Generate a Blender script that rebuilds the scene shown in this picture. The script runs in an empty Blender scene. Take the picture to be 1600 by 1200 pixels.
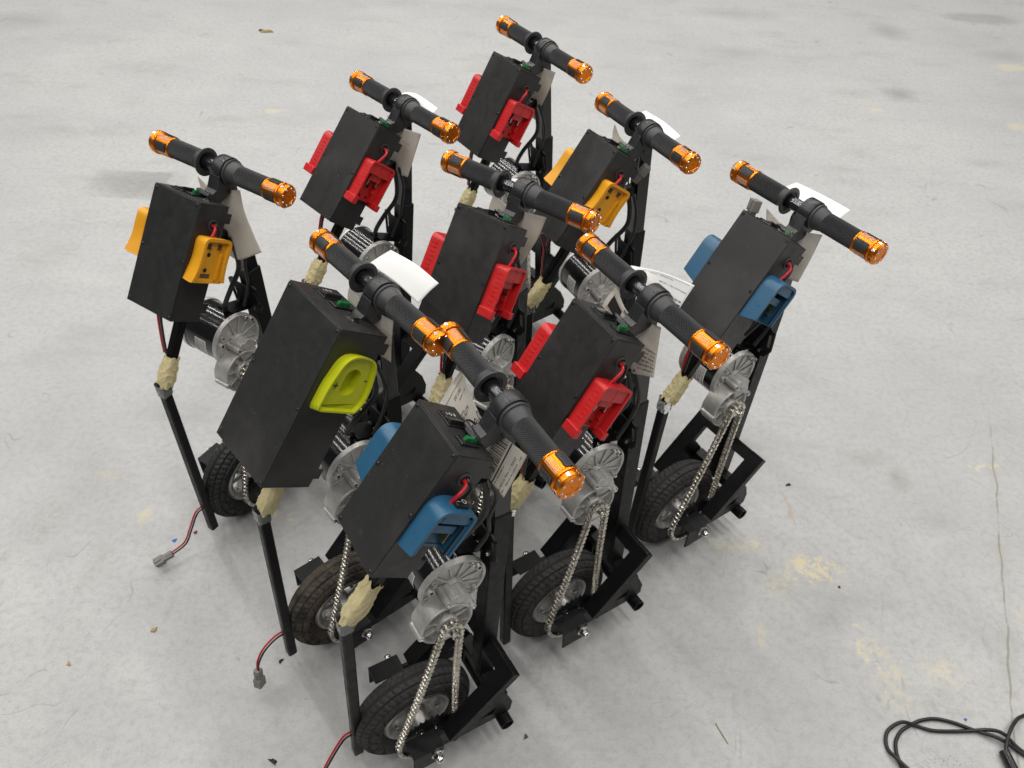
import bpy, bmesh, math, random
from math import sin, cos, pi, radians, atan2, sqrt
from mathutils import Vector, Matrix, noise as mnoise
random.seed(7)
sc = bpy.context.scene
COL = sc.collection

# ------------------------------------------------------------------ camera
ZO = 0.040                                   # height of the measuring plane above the floor
CAM_F, CAM_P, CAM_R, CAM_H = 1308.85, 0.762336, -0.055487, 1.65715 + ZO
fw = Vector((0, cos(CAM_P), -sin(CAM_P))); rt = Vector((1, 0, 0)); up = rt.cross(fw)
r2 = cos(CAM_R) * rt - sin(CAM_R) * up; u2 = sin(CAM_R) * rt + cos(CAM_R) * up
cd = bpy.data.cameras.new('camera'); cam = bpy.data.objects.new('camera', cd); COL.objects.link(cam)
cam.matrix_world = Matrix(((r2.x, u2.x, -fw.x, 0), (r2.y, u2.y, -fw.y, 0), (r2.z, u2.z, -fw.z, CAM_H), (0, 0, 0, 1)))
cd.sensor_width = 36; cd.lens = CAM_F / 1600 * 36; cd.clip_start = 0.05; cd.clip_end = 100
cd.dof.use_dof = True; cd.dof.focus_distance = 1.22; cd.dof.aperture_fstop = cd.lens / 2.4
sc.camera = cam
sc.cycles.max_bounces = 5; sc.cycles.diffuse_bounces = 3; sc.cycles.glossy_bounces = 3; sc.cycles.transmission_bounces = 4
sc.render.resolution_x = 1024; sc.render.resolution_y = 768

# ------------------------------------------------------------------ world, lamps, exposure
w = bpy.data.worlds.new('World'); sc.world = w; w.use_nodes = True
w.node_tree.nodes['Background'].inputs[0].default_value = (0.93, 0.96, 1.0, 1)
w.node_tree.nodes['Background'].inputs[1].default_value = 0.095
def strip(x, y, z, L, W, rot, power):
    l = bpy.data.lights.new('ceiling_strip_lamp', 'AREA'); l.shape = 'RECTANGLE'; l.size = L; l.size_y = W
    l.energy = power; l.color = (1.0, 0.975, 0.94)
    o = bpy.data.objects.new('ceiling_strip_lamp', l); o.location = (x, y, z); o.rotation_euler = (0, 0, rot); COL.objects.link(o)
LR = radians(128)
for k in range(7):                           # rows of fluorescent tubes under a high hall ceiling
    d = -3.9 + k * 1.5
    for e in (-1.7, 1.8, 5.3):
        strip(0.2 + d * sin(LR) + e * cos(LR), 1.6 - d * cos(LR) + e * sin(LR), 4.6, 2.5, 0.09, LR, 37)
vs = sc.view_settings
vs.view_transform = 'Standard'; vs.look = 'None'; vs.gamma = 1; vs.use_curve_mapping = False; vs.exposure = 0.0

# ------------------------------------------------------------------ materials
def newmat(name):
    m = bpy.data.materials.new(name); m.use_nodes = True
    nt = m.node_tree; return m, nt, nt.nodes['Principled BSDF']
def setin(b, **k):
    for a, v in k.items(): b.inputs[a.replace('_', ' ')].default_value = v
def mat(name, col, rough=0.5, metal=0.0, spec=0.5, coat=0.0, bump=0.0, bscale=300, var=0.08, vscale=25, rvar=0.12, col2=None, trans=0.0, alpha=1.0, lo=0.35, hi=0.7):
    m, nt, b = newmat(name); N = nt.nodes; L = nt.links
    setin(b, Metallic=metal, Specular_IOR_Level=spec, Coat_Weight=coat, Transmission_Weight=trans, Alpha=alpha)
    if coat: b.inputs['Coat Roughness'].default_value = 0.08
    tc = N.new('ShaderNodeTexCoord')
    nz = N.new('ShaderNodeTexNoise'); nz.inputs['Scale'].default_value = vscale; nz.inputs['Detail'].default_value = 6
    L.new(tc.outputs['Object'], nz.inputs['Vector'])
    mr = N.new('ShaderNodeMapRange'); mr.inputs[1].default_value = lo; mr.inputs[2].default_value = hi
    L.new(nz.outputs[0], mr.inputs[0])
    mx = N.new('ShaderNodeMix'); mx.data_type = 'RGBA'
    c = tuple(col) + (1,)
    c2 = tuple(col2) + (1,) if col2 else tuple(min(1, x * (1 - var)) for x in col) + (1,)
    mx.inputs[6].default_value = c; mx.inputs[7].default_value = c2
    L.new(mr.outputs[0], mx.inputs[0]); L.new(mx.outputs[2], b.inputs['Base Color'])
    r = N.new('ShaderNodeMapRange'); r.inputs[3].default_value = max(0.02, rough - rvar); r.inputs[4].default_value = min(1, rough + rvar)
    nz2 = N.new('ShaderNodeTexNoise'); nz2.inputs['Scale'].default_value = vscale * 2.3; nz2.inputs['Detail'].default_value = 8
    L.new(tc.outputs['Object'], nz2.inputs['Vector'])
    r.inputs[1].default_value = 0.3; r.inputs[2].default_value = 0.7
    L.new(nz2.outputs[0], r.inputs[0]); L.new(r.outputs[0], b.inputs['Roughness'])
    if bump:
        nb = N.new('ShaderNodeTexNoise'); nb.inputs['Scale'].default_value = bscale; nb.inputs['Detail'].default_value = 3
        L.new(tc.outputs['Object'], nb.inputs['Vector'])
        bp = N.new('ShaderNodeBump'); bp.inputs['Strength'].default_value = bump; bp.inputs['Distance'].default_value = 0.001
        L.new(nb.outputs[0], bp.inputs['Height']); L.new(bp.outputs[0], b.inputs['Normal'])
    return m
M = {}
M['box'] = mat('black_powder_coat', (0.0172, 0.0170, 0.0170), 0.46, bump=0.15, bscale=1500, var=0.25, rvar=0.08)
nt_ = M['box'].node_tree; pb = nt_.nodes['Principled BSDF']; src = pb.inputs['Base Color'].links[0].from_socket
tc_ = nt_.nodes.new('ShaderNodeTexCoord'); oi_ = nt_.nodes.new('ShaderNodeObjectInfo'); va_ = nt_.nodes.new('ShaderNodeVectorMath'); va_.operation = 'ADD'
nt_.links.new(tc_.outputs['Object'], va_.inputs[0]); nt_.links.new(oi_.outputs['Location'], va_.inputs[1])
for sc_, lo_, hi_, c_ in ((7.0, 0.52, 0.80, (0.046, 0.045, 0.044, 1)), (30.0, 0.66, 0.80, (0.040, 0.039, 0.038, 1)), (260.0, 0.735, 0.76, (0.22, 0.21, 0.20, 1))):
    nn_ = nt_.nodes.new('ShaderNodeTexNoise'); nn_.inputs['Scale'].default_value = sc_; nn_.inputs['Detail'].default_value = 4; nt_.links.new(va_.outputs[0], nn_.inputs['Vector'])
    rr_ = nt_.nodes.new('ShaderNodeMapRange'); rr_.inputs[1].default_value = lo_; rr_.inputs[2].default_value = hi_; nt_.links.new(nn_.outputs[0], rr_.inputs[0])
    mm_ = nt_.nodes.new('ShaderNodeMix'); mm_.data_type = 'RGBA'; nt_.links.new(rr_.outputs[0], mm_.inputs[0]); nt_.links.new(src, mm_.inputs[6]); mm_.inputs[7].default_value = c_; src = mm_.outputs[2]
nt_.links.new(src, pb.inputs['Base Color'])
M['frame'] = mat('black_frame_paint', (0.0055, 0.0055, 0.006), 0.40, spec=0.22, bump=0.10, bscale=700, var=0.3, rvar=0.1)
M['rubber'] = mat('black_grip_rubber', (0.046, 0.046, 0.048), 0.50, spec=0.5, var=0.15)
M['throttle'] = mat('throttle_plastic', (0.022, 0.022, 0.024), 0.34, var=0.15, bump=0.05, bscale=900)
M['plastic'] = mat('black_plastic', (0.011, 0.0115, 0.0125), 0.33, var=0.2, bump=0.06, bscale=900)
M['gloss'] = mat('gloss_black_motor_paint', (0.006, 0.006, 0.007), 0.17, coat=0.2, var=0.2, rvar=0.03, bump=0.02, bscale=40)
M['pipe'] = mat('gloss_black_tube', (0.008, 0.008, 0.009), 0.13, var=0.2, rvar=0.04, bump=0.03, bscale=160)
M['bar'] = mat('black_chrome_bar', (0.10, 0.10, 0.105), 0.17, metal=0.9, var=0.1, rvar=0.04)
M['orange'] = mat('orange_anodised_aluminium', (0.86, 0.245, 0.016), 0.33, metal=1.0, var=0.06, rvar=0.03)
M['studs'] = mat('bright_stud_metal', (0.80, 0.62, 0.48), 0.55, metal=0.3, var=0.05)
M['alu'] = mat('cast_aluminium', (0.60, 0.59, 0.565), 0.5, metal=0.72, var=0.2, bump=0.25, bscale=500, rvar=0.12, vscale=60)
M['silver'] = mat('bright_steel', (0.72, 0.71, 0.68), 0.22, metal=1.0, var=0.15, vscale=80)
M['chain'] = mat('nickel_chain', (0.72, 0.68, 0.60), 0.32, metal=1.0, var=0.3, vscale=120, rvar=0.08)
M['rim'] = mat('dull_alloy_rim', (0.5, 0.49, 0.47), 0.42, metal=0.8, var=0.35, vscale=60)
M['tyre'] = mat('black_tyre_rubber', (0.022, 0.021, 0.020), 0.72, var=0.3, bump=0.3, bscale=350, col2=(0.030, 0.028, 0.026), vscale=18)
M['tyre_dusty'] = mat('dusty_tyre_rubber', (0.020, 0.018, 0.016), 0.85, bump=0.3, bscale=350, col2=(0.070, 0.056, 0.042), vscale=30, lo=0.38, hi=0.55)
M['tyre_new'] = mat('clean_tyre_rubber', (0.014, 0.014, 0.0145), 0.62, var=0.25, bump=0.3, bscale=350, vscale=18)
M['tape'] = mat('masking_tape', (0.64, 0.55, 0.30), 0.6, var=0.14, vscale=60, bump=0.5, bscale=220)
M['wrap'] = mat('clear_packing_tape', (0.62, 0.65, 0.64), 0.12, var=0.25, vscale=90, trans=0.75, bump=0.7, bscale=140)
M['green_tape'] = mat('green_tape', (0.02, 0.25, 0.08), 0.35)
M['red_wire'] = mat('red_wire_insulation', (0.50, 0.012, 0.022), 0.33, var=0.1)
M['black_wire'] = mat('black_wire_insulation', (0.012, 0.012, 0.012), 0.33)
M['loom'] = mat('black_cable_sleeve', (0.012, 0.012, 0.013), 0.45, bump=0.4, bscale=800)
M['connector'] = mat('grey_connector_plastic', (0.22, 0.205, 0.185), 0.5, var=0.1)
M['white'] = mat('white_print', (0.8, 0.8, 0.8), 0.5)
M['ink'] = mat('black_ink', (0.015, 0.015, 0.015), 0.6)
M['paper'] = mat('label_paper_shaded', (0.80, 0.775, 0.72), 0.65, var=0.04, vscale=12, spec=0.3)  # hanging sheets: their shade is put into the beige colour
M['paper_lit'] = mat('label_paper_lit', (0.95, 0.95, 0.94), 0.5, var=0.03, vscale=12, spec=0.4)  # same paper, whitened for the top flaps where the light falls
for n_ in ('paper', 'paper_lit'):
    k_ = 0.38 if n_ == 'paper' else 0.08
    nt_ = M[n_].node_tree; pb = nt_.nodes['Principled BSDF']; tr = nt_.nodes.new('ShaderNodeBsdfTranslucent'); ms = nt_.nodes.new('ShaderNodeMixShader'); ms.inputs[0].default_value = k_
    tr.inputs[0].default_value = (0.86, 0.80, 0.70, 1); nt_.links.new(pb.outputs[0], ms.inputs[1]); nt_.links.new(tr.outputs[0], ms.inputs[2]); nt_.links.new(ms.outputs[0], nt_.nodes['Material Output'].inputs[0])
M['sticker'] = mat('silver_sticker', (0.80, 0.79, 0.76), 0.5, var=0.1)
M['gold'] = mat('brass_contact', (0.62, 0.47, 0.22), 0.35, metal=1.0)
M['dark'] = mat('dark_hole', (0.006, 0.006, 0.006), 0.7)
M['led_green'] = mat('green_fuse_plastic', (0.008, 0.20, 0.05), 0.16, coat=0.4, trans=0.25)
M['red'] = mat('red_plastic', (0.56, 0.016, 0.018), 0.38, var=0.06, bump=0.05, bscale=900)
M['yellow'] = mat('yellow_plastic', (0.80, 0.36, 0.012), 0.42, var=0.05, bump=0.05, bscale=900)
M['lime'] = mat('lime_plastic', (0.53, 0.57, 0.009), 0.4, var=0.06, bump=0.05, bscale=900)
M['blue'] = mat('blue_plastic', (0.018, 0.098, 0.19), 0.38, var=0.06, bump=0.06, bscale=900)
M['tan'] = mat('tan_scrap', (0.42, 0.31, 0.16), 0.8, var=0.3)
M['brown'] = mat('brown_scrap', (0.12, 0.07, 0.04), 0.8, var=0.3)
M['bluebit'] = mat('blue_scrap', (0.02, 0.12, 0.5), 0.5)
M['redbit'] = mat('red_scrap', (0.25, 0.03, 0.03), 0.5)

# ------------------------------------------------------------------ mesh helpers
class MB:
    def __init__(s): s.v = []; s.f = []
    def add(s, vs, fs):
        o = len(s.v); s.v += [tuple(p) for p in vs]; s.f += [tuple(i + o for i in f) for f in fs]; return s
    def box(s, a, b):
        (x0, y0, z0), (x1, y1, z1) = a, b
        return s.add([(x0,y0,z0),(x1,y0,z0),(x1,y1,z0),(x0,y1,z0),(x0,y0,z1),(x1,y0,z1),(x1,y1,z1),(x0,y1,z1)],
                     [(0,3,2,1),(4,5,6,7),(0,1,5,4),(1,2,6,5),(2,3,7,6),(3,0,4,7)])
    def bar(s, p0, p1, wy, t, roll=0):       # rectangular bar p0->p1, wy along local side, t along the other
        p0 = Vector(p0); p1 = Vector(p1); d = (p1 - p0).normalized()
        side = Vector((0, 1, 0)) if abs(d.y) < 0.9 else Vector((1, 0, 0))
        n = d.cross(side).normalized(); side = n.cross(d).normalized()
        if roll: q = Matrix.Rotation(roll, 3, d); side = q @ side; n = q @ n
        vs = [p + side * (a * wy / 2) + n * (b * t / 2) for p in (p0, p1) for a, b in ((-1,-1),(1,-1),(1,1),(-1,1))]
        return s.add(vs, [(0,1,2,3),(7,6,5,4),(0,4,5,1),(1,5,6,2),(2,6,7,3),(3,7,4,0)])
    def cyl(s, p0, p1, r0, r1=None, n=20, cap=True):
        r1 = r0 if r1 is None else r1; p0 = Vector(p0); p1 = Vector(p1); d = (p1 - p0).normalized()
        a = d.orthogonal().normalized(); b = d.cross(a)
        vs = [p + (a * cos(2*pi*i/n) + b * sin(2*pi*i/n)) * r for p, r in ((p0, r0), (p1, r1)) for i in range(n)]
        fs = [(i, (i+1) % n, n + (i+1) % n, n + i) for i in range(n)]
        if cap: fs += [tuple(range(n))[::-1], tuple(range(n, 2*n))]
        return s.add(vs, fs)
    def lathe(s, prof, cx, cz, n=48, closed=True):   # profile (r, y) round the lateral axis
        k = len(prof); vs = [(cx + r * cos(2*pi*i/n), y, cz + r * sin(2*pi*i/n)) for i in range(n) for r, y in prof]
        fs = []
        for i in range(n):
            j = (i + 1) % n
            for q in range(k if closed else k - 1):
                fs.append((i*k + q, i*k + (q+1) % k, j*k + (q+1) % k, j*k + q))
        return s.add(vs, fs)
    def tube(s, pts, r, n=10, res=6, cap=True):
        P = spline(pts, res); rr = r if isinstance(r, (list, tuple)) else None
        vs = []; fs = []; t0 = (P[1] - P[0]).normalized(); a = t0.orthogonal().normalized()
        for i, p in enumerate(P):
            t = ((P[min(i+1, len(P)-1)] - P[max(i-1, 0)])).normalized()
            a = (a - t * a.dot(t)).normalized(); b = t.cross(a)
            rad = r if rr is None else rr[0] + (rr[1] - rr[0]) * i / (len(P) - 1)
            vs += [p + (a * cos(2*pi*k/n) + b * sin(2*pi*k/n)) * rad for k in range(n)]
        for i in range(len(P) - 1):
            for k in range(n): fs.append((i*n + k, i*n + (k+1) % n, (i+1)*n + (k+1) % n, (i+1)*n + k))
        if cap: fs += [tuple(range(n))[::-1], tuple(range((len(P)-1)*n, len(P)*n))]
        return s.add(vs, fs)
    def plate(s, outer, holes, d0, d1, fn):  # polygon with holes, thickened from d0 to d1; fn(a, b, d) -> xyz
        bm = bmesh.new(); loops = [outer] + list(holes); E = []; idx = []
        for lp in loops:
            V = [bm.verts.new((a, b, 0)) for a, b in lp]; idx.append(V)
            E += [bm.edges.new((V[i], V[(i+1) % len(V)])) for i in range(len(V))]
        bmesh.ops.triangle_fill(bm, edges=E, use_beauty=True, use_dissolve=False)
        bm.verts.index_update(); n = len(bm.verts)
        flat = [(v.co.x, v.co.y) for v in bm.verts]; tri = [tuple(v.index for v in f.verts) for f in bm.faces]
        L = [[v.index for v in V] for V in idx]; bm.free()
        vs = [fn(a, b, d0) for a, b in flat] + [fn(a, b, d1) for a, b in flat]
        fs = [t[::-1] for t in tri] + [tuple(i + n for i in t) for t in tri]
        for lp in L:
            for i in range(len(lp)):
                a, b = lp[i], lp[(i+1) % len(lp)]; fs.append((a, b, b + n, a + n))
        return s.add(vs, fs)
def spline(pts, res=6):
    P = [Vector(p) for p in pts]
    if len(P) < 3 or res < 2: return P
    Q = [P[0] * 2 - P[1]] + P + [P[-1] * 2 - P[-2]]; out = []
    for i in range(1, len(Q) - 2):
        a, b, c, d = Q[i-1], Q[i], Q[i+1], Q[i+2]
        for k in range(res):
            t = k / res
            out.append(0.5 * ((2*b) + (c - a)*t + (2*a - 5*b + 4*c - d)*t*t + (3*b - a - 3*c + d)*t**3))
    out.append(P[-1]); return out
def circle(cx, cy, r, n=20, a0=0): return [(cx + r*cos(a0 + 2*pi*i/n), cy + r*sin(a0 + 2*pi*i/n)) for i in range(n)]
CACHE = {}
def mesh_of(key, fn, material, smooth=35, lift=ZO):
    k = (key, material.name)
    if k in CACHE: return CACHE[k]
    mb = fn(); me = bpy.data.meshes.new(key.split('|')[0])
    assert max(max(f) for f in mb.f) < len(mb.v), key
    me.from_pydata([(x, y, z + lift) for x, y, z in mb.v], [], mb.f)
    bm = bmesh.new(); bm.from_mesh(me); bmesh.ops.remove_doubles(bm, verts=bm.verts, dist=1e-6)
    bmesh.ops.recalc_face_normals(bm, faces=bm.faces); bm.to_mesh(me); bm.free()
    for p in me.polygons: p.use_smooth = True
    me.set_sharp_from_angle(angle=radians(smooth)); me.materials.append(material)
    CACHE[k] = me; return me
def part(name, fn, material, parent, var='', bevel=0.0, smooth=35, label=None, seg=2, kind=None):
    me = mesh_of(name + '|' + var, fn, material, smooth)
    o = bpy.data.objects.new(name, me); COL.objects.link(o); o.parent = parent
    if bevel:
        b = o.modifiers.new('edge', 'BEVEL'); b.width = bevel; b.segments = seg; b.limit_method = 'ANGLE'; b.angle_limit = radians(40)
    if label: o['label'] = label
    if kind: o['kind'] = kind
    return o
def text_mesh(txt, size, fn, extr=0.0, align='CENTER'):
    """flat lettering laid on a surface: fn(a, b, d) -> xyz"""
    c = bpy.data.curves.new('lettering', 'FONT'); c.body = txt; c.size = size; c.align_x = align; c.align_y = 'CENTER'; c.resolution_u = 2
    o = bpy.data.objects.new('lettering', c); COL.objects.link(o)
    dg = bpy.context.evaluated_depsgraph_get(); me = bpy.data.meshes.new_from_object(o.evaluated_get(dg))
    mb = MB(); mb.add([fn(v.co.x, v.co.y, 0.0) for v in me.vertices], [tuple(p.vertices) for p in me.polygons])
    bpy.data.objects.remove(o); bpy.data.curves.remove(c); bpy.data.meshes.remove(me); return mb
def empty(name, label, cat, group=None):
    o = bpy.data.objects.new(name, None); COL.objects.link(o); o.empty_display_size = 0.05
    o['label'] = label; o['category'] = cat
    if group: o['group'] = group
    return o
def tag(o, label, cat, group=None, kind=None):
    if kind: o['kind'] = kind
    else: o['label'] = label; o['category'] = cat
    if group: o['group'] = group
    return o

# ------------------------------------------------------------------ floor
def floor_material():
    m, nt, b = newmat('worn_concrete'); N = nt.nodes; L = nt.links
    tc = N.new('ShaderNodeTexCoord'); P = tc.outputs['Object']
    def noise(scale, detail=6, rough=0.6, vec=P, dist=0.0):
        n = N.new('ShaderNodeTexNoise'); n.inputs['Scale'].default_value = scale; n.inputs['Detail'].default_value = detail
        n.inputs['Roughness'].default_value = rough; n.inputs['Distortion'].default_value = dist; L.new(vec, n.inputs['Vector']); return n
    def rng(v, a, b_, c=0.0, d=1.0, smooth=True):
        r = N.new('ShaderNodeMapRange'); r.interpolation_type = 'SMOOTHSTEP' if smooth else 'LINEAR'
        for i, q in enumerate((a, b_, c, d)): r.inputs[i + 1].default_value = q
        L.new(v, r.inputs[0]); return r.outputs[0]
    def math_(op, a, c=None):
        x = N.new('ShaderNodeMath'); x.operation = op
        for i, q in enumerate((a, c)):
            if q is None: continue
            if isinstance(q, (int, float)): x.inputs[i].default_value = q
            else: L.new(q, x.inputs[i])
        return x.outputs[0]
    def vmath(op, a, c):
        x = N.new('ShaderNodeVectorMath'); x.operation = op
        for i, q in enumerate((a, c)):
            if isinstance(q, tuple): x.inputs[i].default_value = q
            else: L.new(q, x.inputs[i])
        return x
    def mix(fac, a, c, mode='MIX'):
        x = N.new('ShaderNodeMix'); x.data_type = 'RGBA'; x.blend_type = mode
        if isinstance(fac, float): x.inputs[0].default_value = fac
        else: L.new(fac, x.inputs[0])
        for i, q in ((6, a), (7, c)):
            if isinstance(q, tuple): x.inputs[i].default_value = q + (1,)
            else: L.new(q, x.inputs[i])
        return x.outputs[2]
    big = noise(0.9, 3, 0.62); mid = noise(5.0, 5, 0.66); fine = noise(60, 3, 0.7); grain = noise(420, 1, 0.6)
    col = mix(rng(big.outputs[0], 0.30, 0.72), (0.440, 0.443, 0.440), (0.520, 0.518, 0.506))
    col = mix(rng(mid.outputs[0], 0.35, 0.75), col, mix(0.5, col, (0.40, 0.40, 0.397)))
    col = mix(rng(fine.outputs[0], 0.40, 0.75, 0, 0.60), col, (0.34, 0.34, 0.335))
    col = mix(rng(grain.outputs[0], 0.52, 0.72, 0, 0.55), col, (0.29, 0.285, 0.28))
    mpx = N.new('ShaderNodeMapping'); mpx.inputs['Scale'].default_value = (1.0, 2.2, 1); mpx.inputs['Rotation'].default_value = (0, 0, 0.16); L.new(P, mpx.inputs['Vector'])
    stn = noise(2.2, 6, 0.72, mpx.outputs[0]); col = mix(rng(stn.outputs[0], 0.50, 0.72, 0, 0.50), col, (0.34, 0.335, 0.325)); col = mix(rng(stn.outputs[0], 0.46, 0.28, 0, 0.30), col, (0.54, 0.54, 0.53))
    # warped lookup for stains that have a shape of their own
    wn = noise(11.0, 3, 0.6); wv = vmath('SUBTRACT', wn.outputs['Color'], (0.5, 0.5, 0.5))
    ws = N.new('ShaderNodeVectorMath'); ws.operation = 'SCALE'; ws.inputs['Scale'].default_value = 0.10; L.new(wv.outputs[0], ws.inputs[0])
    W = vmath('ADD', P, ws.outputs[0]).outputs[0]
    def ell(cx, cy, rx, ry):
        d = N.new('ShaderNodeVectorMath'); d.operation = 'MULTIPLY_ADD'; L.new(W, d.inputs[0]); d.inputs[1].default_value = (1/rx, 1/ry, 0); d.inputs[2].default_value = (-cx/rx, -cy/ry, 0)
        l = N.new('ShaderNodeVectorMath'); l.operation = 'LENGTH'; L.new(d.outputs[0], l.inputs[0]); return l.outputs['Value']
    pn = noise(28, 5, 0.75); patch = rng(pn.outputs[0], 0.46, 0.56); pn2 = noise(52, 3, 0.7); patch2 = rng(pn2.outputs[0], 0.36, 0.62)
    Y = (0.66, 0.57, 0.36); D = (0.20, 0.195, 0.19); Bn = (0.27, 0.245, 0.215)
    S = [(0.76, 1.185, 0.085, 0.055, 0.3, Y, 0.95, 0.4, patch), (0.59, 1.245, 0.10, 0.035, -0.5, Y, 0.55, 0.6, patch), (0.826, 0.976, 0.030, 0.045, 0.3, Y, 0.95, 0.3, patch), (0.831, 1.036, 0.022, 0.020, 0, Y, 0.9, 0.3, patch),
         (0.986, 0.939, 0.07, 0.05, 0, Y, 0.5, 0.7, patch2), (0.679, 0.99, 0.016, 0.03, 0.4, Y, 0.6, 0.4, patch), (0.588, 1.009, 0.018, 0.03, -0.6, Y, 0.5, 0.4, patch2), (0.86, 0.93, 0.05, 0.10, 0.7, Y, 0.45, 0.5, patch),
         (0.665, 1.14, 0.05, 0.03, 0.9, Y, 0.45, 0.5, patch2), (1.30, 1.55, 0.05, 0.018, -0.3, Y, 0.7, 0.4, patch), (1.34, 1.20, 0.08, 0.10, 0, Y, 0.4, 0.6, patch2), (1.235, 1.05, 0.04, 0.07, 0.6, Y, 0.45, 0.5, patch2),
         (-0.554, 1.265, 0.035, 0.018, 0.7, Y, 0.7, 0.4, patch), (-0.88, 1.235, 0.018, 0.03, 0, Y, 0.5, 0.6, None), (-1.03, 1.36, 0.05, 0.03, 0, Y, 0.35, 0.7, patch2), (0.10, 1.06, 0.03, 0.02, 0, Y, 0.5, 0.5, patch2), (0.42, 1.42, 0.05, 0.014, -0.2, Y, 0.8, 0.4, patch),
         (2.49, 4.33, 0.14, 0.06, 0, Y, 0.5, 0.5, patch2), (2.24, 3.66, 0.06, 0.04, 0, Y, 0.5, 0.5, patch2), (1.62, 3.75, 0.05, 0.03, 0, Y, 0.4, 0.5, patch2), (-1.10, 3.41, 0.06, 0.03, 0.2, Y, 0.6, 0.5, patch),
         (1.052, 1.494, 0.045, 0.05, 0, Bn, 0.55, 0.95, None), (0.985, 1.565, 0.10, 0.05, 0.4, Bn, 0.32, 0.95, None), (0.76, 1.06, 0.07, 0.05, 0, D, 0.35, 0.95, None), (-1.47, 2.76, 0.21, 0.10, 0.05, D, 0.30, 0.45, None), (-1.36, 2.80, 0.10, 0.07, 0.05, D, 0.25, 0.6, None),
         (1.96, 4.74, 0.14, 0.15, 0, D, 0.45, 0.85, patch2), (1.776, 3.94, 0.10, 0.12, 0.2, D, 0.55, 0.8, None), (2.57, 5.02, 0.26, 0.10, -0.25, D, 0.42, 0.4, patch2), (2.50, 4.49, 0.20, 0.10, -0.3, D, 0.30, 0.8, patch2), (1.05, 4.33, 0.25, 0.11, -0.2, D, 0.30, 0.9, patch2), (1.10, 4.88, 0.35, 0.12, 0, D, 0.35, 0.9, patch2),
         (1.42, 3.33, 0.10, 0.08, 0, D, 0.16, 0.8, None), (1.55, 3.92, 0.14, 0.08, 0, D, 0.25, 0.9, patch2), (1.95, 3.30, 0.12, 0.05, 0.2, D, 0.22, 0.9, patch2), (1.3, 3.06, 0.18, 0.06, 0.3, D, 0.14, 0.9, patch2), (2.0, 2.95, 0.20, 0.06, 0, D, 0.16, 0.9, patch2), (-2.6, 4.25, 0.30, 0.16, 0.1, D, 0.30, 0.9, patch2),
         (-1.12, 1.20, 0.10, 0.05, 1.0, Bn, 0.30, 0.8, patch2), (-1.17, 1.07, 0.08, 0.025, 1.0, Bn, 0.45, 0.8, patch2), (-0.95, 1.10, 0.12, 0.02, 1.4, Bn, 0.20, 0.9, None), (-0.544, 0.874, 0.007, 0.006, 0, Bn, 0.5, 0.6, None), (0.53, 1.12, 0.09, 0.08, 0, D, 0.22, 0.95, None), (0.87, 1.42, 0.07, 0.02, -0.4, D, 0.25, 0.9, patch2), (1.10, 1.36, 0.08, 0.05, 0, D, 0.16, 0.95, None),
         (0.733, 1.375, 0.007, 0.055, -0.62, (0.42, 0.36, 0.31), 0.75, 0.35, None), (-1.5, 2.1, 0.22, 0.05, 0.1, D, 0.14, 0.9, patch2), (-2.0, 3.1, 0.3, 0.08, 0.2, D, 0.12, 0.9, patch2), (0.2, 2.6, 0.3, 0.12, 0.1, D, 0.10, 0.9, patch2), (1.7, 2.4, 0.3, 0.10, 0.2, D, 0.12, 0.9, patch2), (1.5, 1.9, 0.22, 0.08, 0.6, D, 0.12, 0.9, patch2), (0.95, 0.86, 0.10, 0.05, 0.5, Bn, 0.25, 0.9, patch2)]
    groups = {}
    for cx, cy, rx, ry, rot, c, amt, soft, pt in S:
        if cy > 2.5: pt = None; amt *= 0.85
        if abs(sin(rot)) > 0.7: rx, ry = ry, rx
        f = rng(ell(cx, cy, rx, ry), 1.0, max(0.02, 1.0 - soft), 0.0, amt*(0.8 if c == Y else 1.0), False); k = (c, pt.node.name if pt else None)
        groups[k] = (math_('MAXIMUM', groups[k][0], f) if k in groups else f, c, pt)
    for f, c, pt in groups.values():
        if pt: f = math_('MULTIPLY', f, pt)
        col = mix(f, col, c)
    # rectangular dark tyre-rub patch on the left
    rw = vmath('MULTIPLY_ADD', P, (1/0.15, 1/0.105, 0.0)); rw.inputs[2].default_value = (1.488/0.15, -2.754/0.105, 0.0); ra = N.new('ShaderNodeVectorMath'); ra.operation = 'ABSOLUTE'; L.new(rw.outputs[0], ra.inputs[0])
    rs = N.new('ShaderNodeSeparateXYZ'); L.new(ra.outputs[0], rs.inputs[0]); rm = math_('ADD', math_('MAXIMUM', rs.outputs[0], rs.outputs[1]), math_('MULTIPLY', math_('SUBTRACT', mid.outputs[0], 0.5), 0.5))
    rx_ = N.new('ShaderNodeSeparateXYZ'); L.new(rw.outputs[0], rx_.inputs[0]); rf = math_('MULTIPLY', rng(rm, 1.0, 0.86, 0, 1.0), rng(rx_.outputs[0], -1.0, 0.6, 0.10, 0.42)); rf = math_('MULTIPLY', rf, rng(pn.outputs[0], 0.30, 0.55, 0.5, 1.0)); col = mix(rf, col, D)
    # worn joint in the slab along the right edge
    wob = noise(7.0, 2, 0.6); wb = math_('MULTIPLY', math_('SUBTRACT', wob.outputs[0], 0.5), 0.028)
    sep = N.new('ShaderNodeSeparateXYZ'); L.new(P, sep.inputs[0])
    # line x = 1.065 + (y - 0.729) * 0.3245
    lx = math_('SUBTRACT', sep.outputs[0], math_('ADD', math_('MULTIPLY', math_('SUBTRACT', sep.outputs[1], 0.729), 0.3245), 1.065))
    ln = math_('ABSOLUTE', math_('ADD', lx, wb))
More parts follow.
